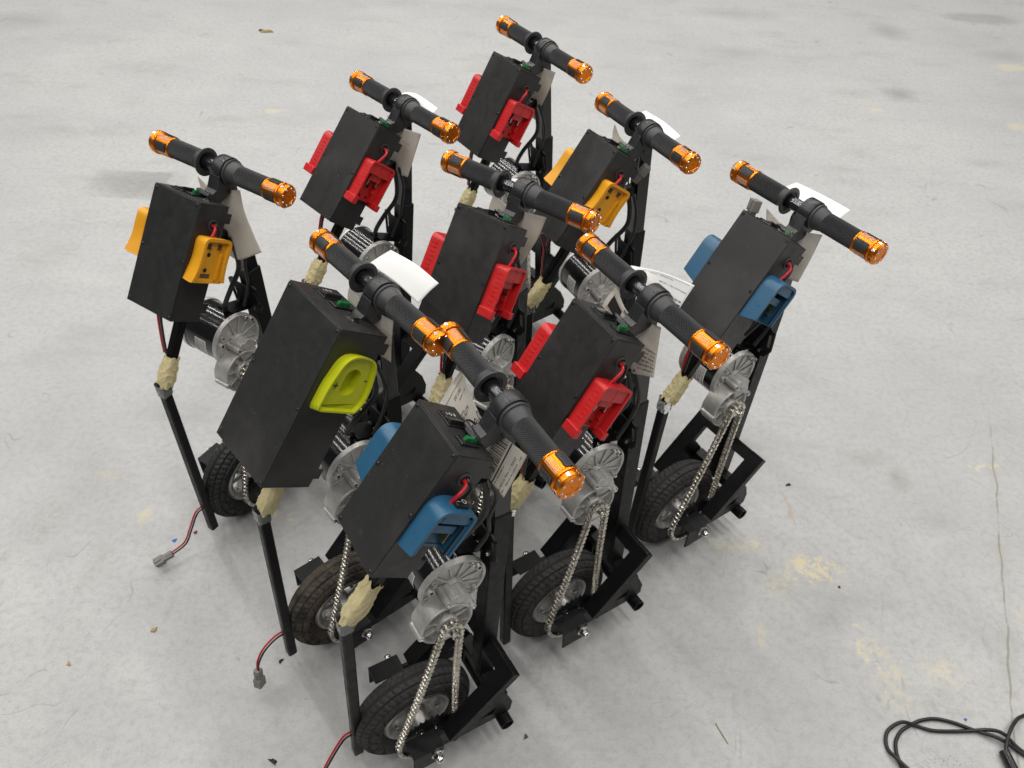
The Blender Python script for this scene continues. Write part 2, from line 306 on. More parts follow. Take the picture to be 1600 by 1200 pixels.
    brk = noise(9, 3, 0.7); jf = math_('MULTIPLY', rng(ln, 0.0040, 0.0010, 0, 0.62), rng(brk.outputs[0], 0.36, 0.52, 0.25, 1.0)); jf = math_('MULTIPLY', jf, rng(sep.outputs[1], 1.9, 1.5))
    col = mix(jf, col, (0.16, 0.15, 0.12)); dirt = math_('MULTIPLY', rng(ln, 0.03, 0.0, 0, 0.30), rng(brk.outputs[0], 0.40, 0.6)); dirt = math_('MULTIPLY', dirt, rng(sep.outputs[1], 1.9, 1.5)); col = mix(dirt, col, (0.33, 0.31, 0.25))
    # hair cracks and rubber scuffs: thin level lines of stretched noise
    def scuff(scale, dist, width, amt, mask_scale, lo, color, rot=0.0, squash=1.0):
        mp = N.new('ShaderNodeMapping'); mp.inputs['Rotation'].default_value = (0, 0, rot); mp.inputs['Scale'].default_value = (1, squash, 1); L.new(P, mp.inputs['Vector'])
        n = noise(scale, 1, 0.4, mp.outputs[0], dist); mk = noise(mask_scale, 2, 0.6)
        e = math_('ABSOLUTE', math_('SUBTRACT', n.outputs[0], 0.5)); f = math_('MULTIPLY', rng(e, width, width*0.2, 0, amt), rng(mk.outputs[0], lo, lo + 0.07)); return f, color
    for q in ((3.1, 0.5, 0.0022, 0.38, 2.6, 0.57, (0.20, 0.195, 0.19)), (6.3, 1.0, 0.005, 0.45, 4.1, 0.58, (0.17, 0.165, 0.16), 0.6), (11.0, 0.6, 0.009, 0.4, 6.3, 0.60, (0.22, 0.21, 0.20), 1.1, 0.4)):
        f, c = scuff(*q); col = mix(f, col, c)
    spk = N.new('ShaderNodeTexVoronoi'); spk.inputs['Scale'].default_value = 34; L.new(P, spk.inputs['Vector'])
    sm = noise(3.3, 2, 0.6); sf = math_('MULTIPLY', rng(spk.outputs['Distance'], 0.10, 0.03, 0, 0.7), rng(sm.outputs[0], 0.58, 0.68)); col = mix(sf, col, (0.17, 0.15, 0.13))
    spk2 = N.new('ShaderNodeTexVoronoi'); spk2.inputs['Scale'].default_value = 190; L.new(P, spk2.inputs['Vector'])
    cl = ell(0.93, 0.735, 0.10, 0.035); c2 = math_('MULTIPLY', rng(spk2.outputs['Distance'], 0.36, 0.18, 0, 0.5), rng(cl, 1.0, 0.3)); col = mix(c2, col, (0.12, 0.11, 0.095))
    L.new(col, b.inputs['Base Color'])
    L.new(rng(mid.outputs[0], 0.3, 0.7, 0.42, 0.66), b.inputs['Roughness']); b.inputs['Specular IOR Level'].default_value = 0.35
    h = math_('ADD', math_('MULTIPLY', fine.outputs[0], 0.5), math_('MULTIPLY', grain.outputs[0], 0.35))
    bp = N.new('ShaderNodeBump'); bp.inputs['Strength'].default_value = 0.14; bp.inputs['Distance'].default_value = 0.004; L.new(h, bp.inputs['Height']); L.new(bp.outputs[0], b.inputs['Normal'])
    return m
fl = bpy.data.meshes.new('floor'); fl.from_pydata([(-14, -12, 0), (16, -12, 0), (16, 18, 0), (-14, 18, 0)], [], [(0, 1, 2, 3)])
fl.materials.append(floor_material()); fo = bpy.data.objects.new('floor', fl); COL.objects.link(fo); fo['kind'] = 'structure'
# ------------------------------------------------------------------ dimensions of a drive unit (x forward, y to the rider's left, z up)
BT = 0.6174
BOXES = {'std': dict(x=-0.0266, z=0.7443, W=0.1172, H=0.2269, D=0.0703), 'big': dict(x=-0.0516, z=0.7377, W=0.1506, H=0.2919, D=0.096)}
HX, HZ = 0.1423, 0.8372
AZ, RW = 0.080, 0.120                        # axle height and wheel radius
SX, SZ = 0.0415, 0.416                       # gearbox output shaft
SPY = -0.062                                 # chain line
FX, FZ, FR = 0.068, 0.463, 0.061             # motor axis and flange radius
def BF(k):
    B = BOXES[k]; u = Vector((sin(BT), 0, cos(BT))); f = Vector((cos(BT), 0, -sin(BT)))
    c = Vector((B['x'], 0, B['z'])) + u * (B['H'] / 2)
    return lambda s, v, y: tuple(c - u * s + f * v + Vector((0, y, 0)))
def fbox(mb, F, s0, s1, v0, v1, y0, y1):
    P = [F(s, v, y) for s in (s0, s1) for v in (v0, v1) for y in (y0, y1)]
    return mb.add(P, [(0,1,3,2),(4,6,7,5),(0,4,5,1),(2,3,7,6),(0,2,6,4),(1,5,7,3)])

# ---- control box
def m_box(k):
    F = BF(k); B = BOXES[k]; mb = MB(); hw = B['W']/2
    fbox(mb, F, 0, B['H'], 0.0016, B['D'], -hw, hw); return mb
def m_lid(k):
    F = BF(k); B = BOXES[k]; hw = B['W']/2; mb = MB()
    fbox(mb, F, 0.0006, B['H'] - 0.0006, -0.0008, 0.0012, -hw + 0.0006, hw - 0.0006); return mb
def m_top(k):
    F = BF(k); B = BOXES[k]; hw = B['W']/2; mb = MB()
    fbox(mb, F, -0.0014, -0.0002, 0.0004, B['D'] + 0.001, -hw, hw); return mb
def m_tab(k, s, side):
    F = BF(k); B = BOXES[k]; hw = B['W']/2; mb = MB()
    y0, y1 = (-hw + 0.0005, -hw + 0.0035) if side < 0 else (hw - 0.0035, hw - 0.0005)
    fbox(mb, F, s, s + 0.019, B['D'] - 0.001, B['D'] + 0.012, y0, y1); return mb
def m_screw(k, s, y):
    F = BF(k); mb = MB(); n = 12
    mb.cyl(F(s, -0.0006, y), F(s, -0.0026, y), 0.0033, 0.0022, n)
    return mb
def m_socket(k, s, y):
    F = BF(k); mb = MB(); mb.cyl(F(s, -0.0024, y), F(s, -0.0029, y), 0.0012, 0.0012, 6); return mb
def m_rocker_base(k, v0, v1, y0, y1):
    F = BF(k); mb = MB(); fbox(mb, F, -0.0036, -0.0015, v0, v1, y0, y1); return mb
def m_rocker(k, v0, v1, y0, y1):
    F = BF(k); mb = MB(); a = 0.0035; va, vb = v0 + a, v1 - a; ya, yb = y0 + a*0.8, y1 - a*0.8; ym = (ya + yb)/2
    pts = [(-0.003, ya), (-0.0105, ya + 0.002), (-0.0062, ym), (-0.0066, yb - 0.003), (-0.003, yb)]
    P = [F(s, v, y) for v in (va, vb) for s, y in pts]
    mb.add(P, [(0,1,2,3,4),(9,8,7,6,5)] + [(i, i+5, (i+1) % 5 + 5, (i+1) % 5) for i in range(5)]); return mb
def m_fuse(k, v0, v1, y0, y1):
    F = BF(k); mb = MB(); fbox(mb, F, -0.005, -0.0015, v0, v1, y0, y1); return mb
def m_fuse_green(k, v0, v1, y0, y1):
    F = BF(k); mb = MB(); ym = (y0 + y1)/2; rnd = random.Random(3)
    n = 7
    for i in range(n):
        a = v0 + (v1 - v0) * (0.30 + 0.62 * i / n); b = a + (v1 - v0) * 0.075
        h = 0.0095 + rnd.random()*0.003
        fbox(mb, F, -h, -0.0048, a, b, ym - 0.0042 + rnd.random()*0.002, ym + 0.0042 - rnd.random()*0.002)
    fbox(mb, F, -0.0085, -0.0048, v0 + (v1-v0)*0.28, v0 + (v1-v0)*0.92, ym - 0.0024, ym + 0.0024); return mb
def m_round(k, v, y, r):
    F = BF(k); mb = MB(); mb.cyl(F(-0.0015, v, y), F(-0.004, v, y), r, r*0.9, 28)
    return mb
def m_round_cap(k, v, y, r):
    F = BF(k); mb = MB(); rr = r*0.68
    P = [F(-0.0038, v + rr*cos(2*pi*i/20), y + rr*sin(2*pi*i/20)) for i in range(20)]
    P += [F(-0.0058 + 0.0022*sin(2*pi*i/20), v + rr*0.94*cos(2*pi*i/20), y + rr*0.94*sin(2*pi*i/20)) for i in range(20)]
    mb.add(P, [(i, (i+1) % 20, 20 + (i+1) % 20, 20 + i) for i in range(20)] + [tuple(range(20, 40))]); return mb
def ring(mb, F, s, v, y0, y1, r0, r1, n=28):
    P = []
    for i in range(n):
        c, q = cos(2*pi*i/n), sin(2*pi*i/n)
        P += [F(s + r1*c, v + r1*q, y0), F(s + r1*c, v + r1*q, y1), F(s + r0*c, v + r0*q, y1), F(s + r0*c, v + r0*q, y0)]
    fs = []
    for i in range(n):
        j = (i+1) % n
        fs += [(i*4 + q, i*4 + (q+1) % 4, j*4 + (q+1) % 4, j*4 + q) for q in range(4)]
    return mb.add(P, fs)
# ---- battery mounts: outline (s, v) per vertex depth, thick walls, recessed floor
def rnd_poly(pts, n=5):                       # pts (s, v, radius) -> rounded polygon
    out = []; m = len(pts)
    for i in range(m):
        p = Vector(pts[i][:2]); a = Vector(pts[i-1][:2]); b = Vector(pts[(i+1) % m][:2]); r = pts[i][2]
        if r <= 0: out.append(tuple(p)); continue
        da = (a - p).normalized(); db = (b - p).normalized(); p0 = p + da*r; p1 = p + db*r
        for k in range(n + 1):
            t = k / n; out.append(tuple((1-t)*(1-t)*p0 + 2*t*(1-t)*p + t*t*p1))
    return out
def inset(poly, d):
    n = len(poly); out = []; A = sum(poly[i][0]*poly[(i+1) % n][1] - poly[(i+1) % n][0]*poly[i][1] for i in range(n)); sg = 1 if A > 0 else -1
    for i in range(n):
        p, a, b = Vector(poly[i]), Vector(poly[i-1]), Vector(poly[(i+1) % n])
        t = ((p - a).normalized() + (b - p).normalized())
        t = t.normalized() if t.length > 1e-6 else Vector((1, 0))
        nn = Vector((-t.y, t.x)) * sg; out.append(tuple(p + nn*d))
    return out
def tray(F, poly, base, depth, wall, floor, sgn, hw, low=None, ins2=0.0):
    """base: outline at the box face, poly: outline at the outer rim"""
    Y = lambda d: sgn*(hw + d)
    n = len(poly); inn = inset(poly, wall); inn2 = inset(poly, wall + ins2)
    dep = [depth if low is None or not low(p) else floor + 0.001 for p in poly]
    P = [F(s, v, Y(-0.0004)) for s, v in base] + [F(s, v, Y(d)) for (s, v), d in zip(poly, dep)] + \
        [F(s, v, Y(d)) for (s, v), d in zip(inn, dep)] + [F(s, v, Y(floor)) for s, v in inn2]
    fs = []
    for q in range(3): fs += [(q*n + i, q*n + (i+1) % n, (q+1)*n + (i+1) % n, (q+1)*n + i) for i in range(n)]
    fs += [tuple(range(3*n, 4*n)), tuple(range(n))[::-1]]
    return MB().add(P, fs)
def ybox(mb, F, sgn, hw, s0, s1, v0, v1, d0, d1): return fbox(mb, F, s0, s1, v0, v1, *sorted((sgn*(hw + d0), sgn*(hw + d1))))

def battery_mount(root, kind, bk, sgn, U):
    F = BF(bk); hw = BOXES[bk]['W']/2; key = f'{kind}{bk}{sgn}'
    mt = M[{'blue': 'blue', 'red': 'red', 'yellow': 'yellow', 'lime': 'lime'}[kind]]
    side = 'right' if sgn < 0 else 'left'
    def det(name, ops, material, par, bevel=0.0, var=''):
        def fn():
            mb = MB()
            for o in ops: ybox(mb, F, sgn, hw, *o)
            return mb
        return part(name, fn, material, par, key + var, bevel)
    def disc(name, s, v, r, d, material, par):
        return part(name, lambda: MB().cyl(F(s, v, sgn*(hw + d - 0.0005)), F(s, v, sgn*(hw + d + 0.0004)), r, r, 18), material, par, f'{key}{s}{v}')
    if kind == 'blue':
        base = rnd_poly([(0.160, 0.012, 0), (0.160, 0.004, 0), (0.067, 0.004, 0.026), (0.067, 0.074, 0.022), (0.157, 0.074, 0), (0.157, 0.066, 0)], 7)
        poly = rnd_poly([(0.152, 0.0085, 0), (0.150, 0.002, 0), (0.0665, 0.002, 0.024), (0.0665, 0.0745, 0.020), (0.150, 0.0745, 0), (0.152, 0.068, 0)], 7)
        o = part('battery_mount', lambda: tray(F, poly, base, 0.035, 0.0055, 0.010, sgn, hw, lambda p: p[0] > 0.151), mt, root, key, 0.0008)
        det('roof', [(0.0725, 0.090, 0.016, 0.061, 0.009, 0.0322), (0.082, 0.0898, 0.0068, 0.0158, 0.009, 0.0318), (0.080, 0.0898, 0.0612, 0.0700, 0.009, 0.0318)], mt, o, 0.0006)
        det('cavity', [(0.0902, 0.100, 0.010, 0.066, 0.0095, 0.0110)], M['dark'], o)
        det('terminal_block', [(0.099, 0.113, 0.018, 0.058, 0.0095, 0.026), (0.113, 0.121, 0.018, 0.024, 0.0095, 0.02)], mt, o, 0.0006)
        det('contact', [(0.112, 0.133, 0.054, 0.0565, 0.010, 0.024)], M['gold'], o)
        det('rail', [(0.092, 0.1495, 0.0072, 0.0115, 0.029, 0.0325), (0.092, 0.1495, 0.0645, 0.0692, 0.029, 0.0325)], mt, o, 0.0004)
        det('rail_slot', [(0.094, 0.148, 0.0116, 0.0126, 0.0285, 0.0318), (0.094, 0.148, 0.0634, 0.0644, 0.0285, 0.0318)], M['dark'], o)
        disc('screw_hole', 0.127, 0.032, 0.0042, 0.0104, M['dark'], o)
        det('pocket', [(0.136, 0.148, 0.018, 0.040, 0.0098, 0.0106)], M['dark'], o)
        if U == 1 and sgn < 0:
            part('power_switch', lambda: fbox(MB(), F, 0.0605, 0.0685, 0.030, 0.054, -hw - 0.026, -hw - 0.010), M['plastic'], o, key, 0.001)
            part('switch_marking', lambda: text_mesh('– O', 0.012, lambda a, b, d: F(0.0603, 0.042 + a, -hw - 0.018 + b)), M['white'], o, key)
    elif kind == 'red':
        base = rnd_poly([(0.158, 0.012, 0), (0.158, 0.006, 0), (0.070, 0.006, 0.008), (0.070, 0.072, 0.008), (0.158, 0.072, 0), (0.158, 0.066, 0)], 6)
        poly = rnd_poly([(0.157, 0.009, 0), (0.156, 0.003, 0), (0.0655, 0.003, 0.013), (0.0655, 0.073, 0.013), (0.156, 0.073, 0), (0.157, 0.067, 0)], 6)
        o = part('battery_mount', lambda: tray(F, poly, base, 0.031, 0.005, 0.008, sgn, hw, lambda p: p[0] > 0.1565), mt, root, key, 0.0007)
        det('roof', [(0.070, 0.094, 0.008, 0.0375, 0.0078, 0.0285), (0.070, 0.094, 0.0382, 0.068, 0.0078, 0.0285), (0.094, 0.108, 0.022, 0.054, 0.0078, 0.0225)], mt, o, 0.0006)
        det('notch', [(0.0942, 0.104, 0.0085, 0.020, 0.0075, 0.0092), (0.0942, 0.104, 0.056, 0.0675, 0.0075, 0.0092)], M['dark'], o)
        det('contact', [(0.108, 0.119, 0.0245, 0.0258, 0.010, 0.020), (0.108, 0.119, 0.0500, 0.0513, 0.010, 0.020)], M['silver'], o)
        det('rail', [(0.096, 0.154, 0.058, 0.068, 0.0078, 0.0175), (0.124, 0.136, 0.054, 0.058, 0.0078, 0.0175)], mt, o, 0.0006)
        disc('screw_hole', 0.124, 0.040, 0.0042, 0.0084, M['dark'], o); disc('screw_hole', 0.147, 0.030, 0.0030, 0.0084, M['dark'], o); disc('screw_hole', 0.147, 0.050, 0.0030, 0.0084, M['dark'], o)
        det('flare', [(0.150, 0.1665, -0.002, 0.0105, 0.003, 0.0345)], mt, o, 0.0012, 'a'); det('flare', [(0.150, 0.164, 0.0655, 0.0775, 0.003, 0.0345)], mt, o, 0.0012, 'b')
        for i in range(8):
            s = 0.082 + i*0.0085
            det('rib', [(s, s + 0.0012, 0.0029, 0.0052, 0.014, 0.0270)], mt, o, 0.0, str(i))
    elif kind == 'yellow':
        base = rnd_poly([(0.142, 0.002, 0.004), (0.100, 0.012, 0.016), (0.058, 0.010, 0.012), (0.058, 0.068, 0.012), (0.100, 0.066, 0.016), (0.142, 0.073, 0.004)], 6)
        poly = rnd_poly([(0.141, -0.006, 0.004), (0.112, 0.004, 0.02), (0.054, 0.004, 0.014), (0.054, 0.071, 0.014), (0.112, 0.069, 0.02), (0.141, 0.075, 0.008)], 6)
        o = part('battery_mount', lambda: tray(F, poly, base, 0.031, 0.0062, 0.0235, sgn, hw, lambda p: p[0] > 0.139, 0.0015), mt, root, key, 0.0008)
        det('pocket', [(0.066, 0.076, 0.017, 0.027, 0.023, 0.0243), (0.066, 0.076, 0.043, 0.053, 0.023, 0.0243)], M['brown'], o)
        det('contact', [(0.0715, 0.0765, 0.0225, 0.0245, 0.0235, 0.0285), (0.0715, 0.0765, 0.0470, 0.0490, 0.0235, 0.0285)], M['gold'], o)
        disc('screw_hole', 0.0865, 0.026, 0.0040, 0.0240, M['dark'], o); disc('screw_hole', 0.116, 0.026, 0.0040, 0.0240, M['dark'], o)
        det('rail', [(0.082, 0.134, 0.052, 0.0565, 0.0232, 0.0275)], mt, o, 0.0005)
        det('tooth', [(0.086 + 0.008*i, 0.090 + 0.008*i, 0.0565, 0.0595, 0.0232, 0.0268) for i in range(6)], mt, o, 0.0003)
        det('recess', [(0.123, 0.131, 0.018, 0.040, 0.0230, 0.0240)], M['brown'], o)
    else:
        base = rnd_poly([(0.134, 0.016, 0.006), (0.126, 0.012, 0.006), (0.088, 0.012, 0.012), (0.030, 0.022, 0.024), (0.030, 0.080, 0.026), (0.090, 0.096, 0.012), (0.118, 0.096, 0.010), (0.134, 0.086, 0.005)], 7)
        base = [(s + 0.006, v) for s, v in base]
        poly = rnd_poly([(0.130, 0.014, 0.005), (0.122, 0.009, 0.005), (0.082, 0.010, 0.012), (0.028, 0.020, 0.026), (0.028, 0.080, 0.028), (0.084, 0.095, 0.012), (0.112, 0.095, 0.010), (0.130, 0.086, 0.005)], 7)
        o = part('battery_mount', lambda: tray(F, poly, base, 0.0225, 0.0032, 0.0155, sgn, hw, None, 0.0015), mt, root, key, 0.0009)
        def pit():
            mb = MB(); n = 32; Pt = []
            for d, q in ((0.0142, 1.06), (0.0142, 1.0), (0.004, 0.93)):
                for i in range(n):
                    a = 2*pi*i/n; c, s_ = cos(a), sin(a); ex = 0.010 if c > 0 else -0.010
                    Pt.append(F(0.078 + (0.0135*c + ex)*q, 0.052 + 0.0145*s_*q, sgn*(hw + d)))
            mb.add(Pt, [(r*n + i, r*n + (i+1) % n, (r+1)*n + (i+1) % n, (r+1)*n + i) for r in range(2) for i in range(n)] + [tuple(range(2*n, 3*n))])
            return mb
        # the oval pit is sunk: cut it from the tray floor
        cutter = MB(); n = 32; Pt = []
        for d in (0.030, 0.0015):
            for i in range(n):
                a = 2*pi*i/n; c, s_ = cos(a), sin(a); ex = 0.010 if c > 0 else -0.010
                Pt.append(F(0.078 + (0.0135*c + ex), 0.052 + 0.0145*s_, sgn*(hw + d)))
        cutter.add(Pt, [(i, (i+1) % n, n + (i+1) % n, n + i) for i in range(n)] + [tuple(range(n)), tuple(range(n, 2*n))])
        cut_pit(o, cutter)
        if sgn < 0:
            part('plus_mark', lambda: text_mesh('+', 0.022, lambda a, b, d: F(0.086 - b, 0.026 + a, -hw - 0.0168)), M['ink'], o, key)
            part('minus_mark', lambda: text_mesh('-', 0.022, lambda a, b, d: F(0.070 - b, 0.080 + a, -hw - 0.0168)), M['ink'], o, key)
        det('clip', [(0.118, 0.1215, 0.0925, 0.0955, 0.014, 0.0232), (0.105, 0.1085, 0.093, 0.0962, 0.014, 0.0232)], mt, o, 0.0004)
    return o
def cut_pit(o, cutter):
    me = o.data
    if me.get('cut'): return
    mods = list(o.modifiers)
    cm = bpy.data.meshes.new('cutter'); cm.from_pydata([(x, y, z + ZO) for x, y, z in cutter.v], [], cutter.f)
    bm = bmesh.new(); bm.from_mesh(cm); bmesh.ops.recalc_face_normals(bm, faces=bm.faces); bm.to_mesh(cm); bm.free()
    co = bpy.data.objects.new('cutter', cm); COL.objects.link(co)
    for m in mods: m.show_viewport = False
    b = o.modifiers.new('cut', 'BOOLEAN'); b.object = co; b.operation = 'DIFFERENCE'; b.solver = 'EXACT'
    par = o.parent; o.parent = None; o.matrix_world = Matrix.Identity(4)
    dg = bpy.context.evaluated_depsgraph_get(); dg.update(); new = bpy.data.meshes.new_from_object(o.evaluated_get(dg))
    o.modifiers.remove(b)
    for m in mods: m.show_viewport = True
    for k, v in CACHE.items():
        if v == me: CACHE[k] = new
    o.data = new; o.parent = par; new['cut'] = 1
    for p in new.polygons: p.use_smooth = True
    new.set_sharp_from_angle(angle=radians(35))
    bpy.data.objects.remove(co); bpy.data.meshes.remove(cm)

# ---- handlebar
def m_knurl(y0, y1, r):
    mb = MB(); n = 64; k = int(abs(y1 - y0) / 0.0019); vs = []; fs = []
    for j in range(k + 1):
        y = y0 + (y1 - y0)*j/k
        for i in range(n):
            a = 2*pi*i/n; e = 0 if j in (0, k) else 1
            rr = r + (0.0009 if (i + j) % 2 == 0 else -0.0010)*e
            vs.append((HX + rr*cos(a), y, HZ + rr*sin(a)))
    for j in range(k):
        for i in range(n):
            i2 = (i + 1) % n; a, b, c, d = j*n + i, j*n + i2, (j+1)*n + i2, (j+1)*n + i
            fs += [(a, b, d), (b, c, d)] if (i + j) % 2 == 1 else [(a, b, c), (a, c, d)]
    mb.add(vs, fs); return mb
KR = 0.925                                   # slimness of the grips
def glathe(prof, n=56): return MB().lathe([(r*KR, y) for r, y in prof], HX, HZ, n)
def lat(prof): return lambda: glathe(prof)
def m_pad(sg, a0):
    def fn():
        mb = MB(); ny, na = 8, 6
        y0, y1 = 0.1270, 0.1535; vs = []; fs = []; R = 0.0224*KR
        # one raised rubber patch with small square studs
        def P(a, y, r): return (HX + r*cos(a), sg*y, HZ + r*sin(a))
        w = 0.46
        rim = rnd_poly([(-w, y0, 0), (w, y0, 0), (w, y1, 0), (-w, y1, 0)])
        n = 10
        for j in range(2):
            pass
        g = [[P(a0 - w + 2*w*i/n, y0 + (y1 - y0)*j/6, R) for i in range(n + 1)] for j in range(7)]
        base = [p for r_ in g for p in r_]; o = 0
        mb.add(base, [(j*(n+1) + i, j*(n+1) + i + 1, (j+1)*(n+1) + i + 1, (j+1)*(n+1) + i) for j in range(6) for i in range(n)])
        for i in range(na):
            for j in range(ny):
                a = a0 - w + 2*w*(i + 0.5)/na; y = y0 + (y1 - y0)*(j + 0.5)/ny; da = w/na*0.72; dy = (y1 - y0)/ny*0.36
                q = [P(a + sa*da, y + sy*dy, R - 0.0002) for sa, sy in ((-1,-1),(1,-1),(1,1),(-1,1))] + [P(a + sa*da*0.7, y + sy*dy*0.7, R + 0.0008) for sa, sy in ((-1,-1),(1,-1),(1,1),(-1,1))]
                mb.add(q, [(4,5,6,7),(0,1,5,4),(1,2,6,5),(2,3,7,6),(3,0,4,7)])
        return mb
    return fn
def m_studs(sg, a0):
    def fn():
        mb = MB(); w = 0.30
        for i in range(5):
            for j in range(13):
                a = a0 - w + 2*w*(i + 0.5)/5; y = 0.1275 + 0.026*(j + 0.5)/13
                c = Vector((HX + 0.0212*KR*cos(a), sg*y, HZ + 0.0212*KR*sin(a))); n = Vector((cos(a), 0, sin(a)))
                mb.cyl(c, c + n*0.0009, 0.00075, 0.0005, 6)
        return mb
    return fn
def m_gems(sg, which):
    def fn():
        mb = MB()
        for i in range(8):
            a = 2*pi*i/8 + 0.2; n = Vector((cos(a), 0, sin(a)))
            if which == 0:
                c = Vector((HX, sg*0.1660, HZ)) + n*0.0233*KR
                t = Vector((-sin(a), 0, cos(a)))
                y = Vector((0, sg, 0))
                q = [c + t*(sa*0.0024) + y*(sy*0.0034) + n*d for d in (-0.0006, 0.0007) for sa, sy in ((-1,-1),(1,-1),(1,1),(-1,1))]
                mb.add(q, [(4,5,6,7),(0,1,5,4),(1,2,6,5),(2,3,7,6),(3,0,4,7)])
            else:
                c = Vector((HX, sg*0.1729, HZ)) + n*0.0168*KR
                mb.cyl(c, c + Vector((0, sg*0.0011, 0)), 0.0025, 0.0018, 12)
        return mb
    return fn
PAD_A = [2.45, 2.45 + 2*pi/3, 2.45 + 4*pi/3]
def grip(root, sg, bare0, rot):
    o = part('grip', lambda: m_knurl(sg*bare0, sg*0.1225, 0.0197*KR), M['rubber'], root, f'{sg}', smooth=15)
    sl = part('grip_sleeve', lat([(0.0150, sg*0.122), (0.0212, sg*0.122), (0.0220, sg*0.1232), (0.0220, sg*0.1252), (0.0211, sg*0.1262), (0.0211, sg*0.1545), (0.0222, sg*0.1552), (0.0240, sg*0.1565), (0.0243, sg*0.1580), (0.0236, sg*0.1596), (0.0222, sg*0.1606), (0.0230, sg*0.1618), (0.0235, sg*0.1635), (0.0235, sg*0.1690), (0.0205, sg*0.1730), (0.0128, sg*0.1734), (0.0122, sg*0.1726), (0.001, sg*0.1726)]), M['orange'], o, f'{sg}', smooth=28)
    for i, a in enumerate(PAD_A):
        part('rubber_pad', m_pad(sg, a + rot), M['rubber'], o, f'{sg}{i}{rot}')
        part('bright_studs', m_studs(sg, a + pi/3 + rot), M['studs'], o, f'{sg}{i}{rot}', kind='stuff')
    part('edge_inlays', m_gems(sg, 0), M['silver'], o, f'{sg}', kind='stuff')
    part('face_inlays', m_gems(sg, 1), M['silver'], o, f'{sg}', kind='stuff')
    return o
def m_throttle():
    mb = MB()
    mb = glathe([(0.0125, -0.0025), (0.0288, -0.0025), (0.0298, -0.0040), (0.0298, -0.0255), (0.0290, -0.0272), (0.0280, -0.0272), (0.0276, -0.0262), (0.0125, -0.0262)], 64)
    # arm of the housing reaching down towards the rider
    out = []
    for a in [radians(q) for q in (150, 170, 190, 205)]: out.append((HX + 0.028*cos(a), HZ + 0.028*sin(a)))
    arm = [(HX - 0.028, HZ + 0.004), (0.101, 0.819), (0.092, 0.8155), (0.084, 0.8215), (0.0795, 0.818), (0.082, 0.8085), (0.0905, 0.797), (0.101, 0.7905), (0.122, 0.795), (0.146, 0.8045), (HX + 0.012, HZ - 0.024), (HX, HZ - 0.01)]
    mb.plate(arm, [], -0.026, -0.001, lambda a, b, d: (a, d - 0.002, b)); return mb
def m_throttle_boss():
    mb = MB(); mb.tube([(0.086, 0.004, 0.8175), (0.0855, -0.006, 0.8165), (0.085, -0.018, 0.8155)], 0.0048, 14, 4)
    return mb
def m_collar():
    return glathe([(0.0125, -0.0264), (0.0258, -0.0264), (0.0258, -0.0300), (0.0276, -0.0304), (0.0276, -0.0332), (0.0246, -0.0338), (0.0238, -0.040), (0.0224, -0.046), (0.0200, -0.0525), (0.0125, -0.0525)])
def m_flange():
    return glathe([(0.0128, 0.052), (0.0195, 0.052), (0.0205, 0.046), (0.0235, 0.0395), (0.0286, 0.0385), (0.0295, 0.0370), (0.0293, 0.0352), (0.0282, 0.0346), (0.0215, 0.0352), (0.0205, 0.0370), (0.0168, 0.038), (0.0128, 0.042)])

# ---- frame and fork
def m_stem():
    mb = MB(); mb.bar((0.152, 0, 0.10), (0.152, 0, 0.60), 0.034, 0.034); return mb
def m_stem_upper():
    mb = MB(); mb.bar((0.1505, 0, 0.598), (0.1435, 0, 0.822), 0.030, 0.030); return mb
def m_weld():
    mb = MB(); rnd = random.Random(2)
    for i in range(22):
        a = 2*pi*i/22; c = Vector((0.1435 + 0.0165*cos(a), 0.0165*sin(a), 0.8215 + rnd.uniform(-0.001, 0.001)))
        P = [c + Vector((0.0030*cos(t)*cos(q), 0.0030*sin(t)*cos(q), 0.0030*sin(q))) for q in (-1.2, -0.4, 0.4, 1.2) for t in [2*pi*k/6 for k in range(6)]]
        mb.add(P, [(r*6 + k, r*6 + (k+1) % 6, (r+1)*6 + (k+1) % 6, (r+1)*6 + k) for r in range(3) for k in range(6)])
    return mb
def m_leg(sg):
    n = Vector((-0.724, 0, 0.690)); off = -n*0.010
    p0 = Vector((0.155, sg*0.083, 0.232)) + off; p1 = Vector((0.026, sg*0.083, 0.098)) + off
    mb = MB(); mb.bar(p0, p1, 0.036, 0.020); return mb
def m_crossbar():
    d = (Vector((0.026, 0, 0.098)) - Vector((0.155, 0, 0.232))).normalized(); n = Vector((-0.724, 0, 0.690))
    c = Vector((0.155, 0, 0.232)) + d*0.0145 - n*0.0105; mb = MB()
    P = [c + d*(a*0.0138) + n*(b*0.0095) + Vector((0, y, 0)) for y in (-0.0655, 0.0655) for a, b in ((-1,-1),(1,-1),(1,1),(-1,1))]
    return mb.add(P, [(0,1,2,3),(7,6,5,4),(0,4,5,1),(1,5,6,2),(2,6,7,3),(3,7,4,0)])
def m_side_plate(sg):
    out = [(-0.002, 0.054), (-0.002, 0.098), (0.03, 0.0985), (0.128, 0.158), (0.162, 0.114), (0.176, 0.078), (0.174, 0.050), (0.160, 0.042), (0.03, 0.046)]
    hole = [(0.140, 0.090), (0.104, 0.075), (0.132, 0.068)]
    return MB().plate(out, [hole], sg*0.074, sg*0.082, lambda a, b, d: (a, d, b))
def m_pipe_hanger(sg): return MB().box((0.146, sg*0.060 - 0.003, 0.024), (0.170, sg*0.060 + 0.003, 0.0815))
def m_bracket(sg):
    mb = MB()
    y = sorted((sg*0.066, sg*0.1035)); mb.box((-0.048, y[0], 0.100), (0.014, y[1], 0.1045))
    y = sorted((sg*0.0995, sg*0.1033)); mb.box((-0.0475, y[0], 0.048), (0.0135, y[1], 0.0998)); return mb
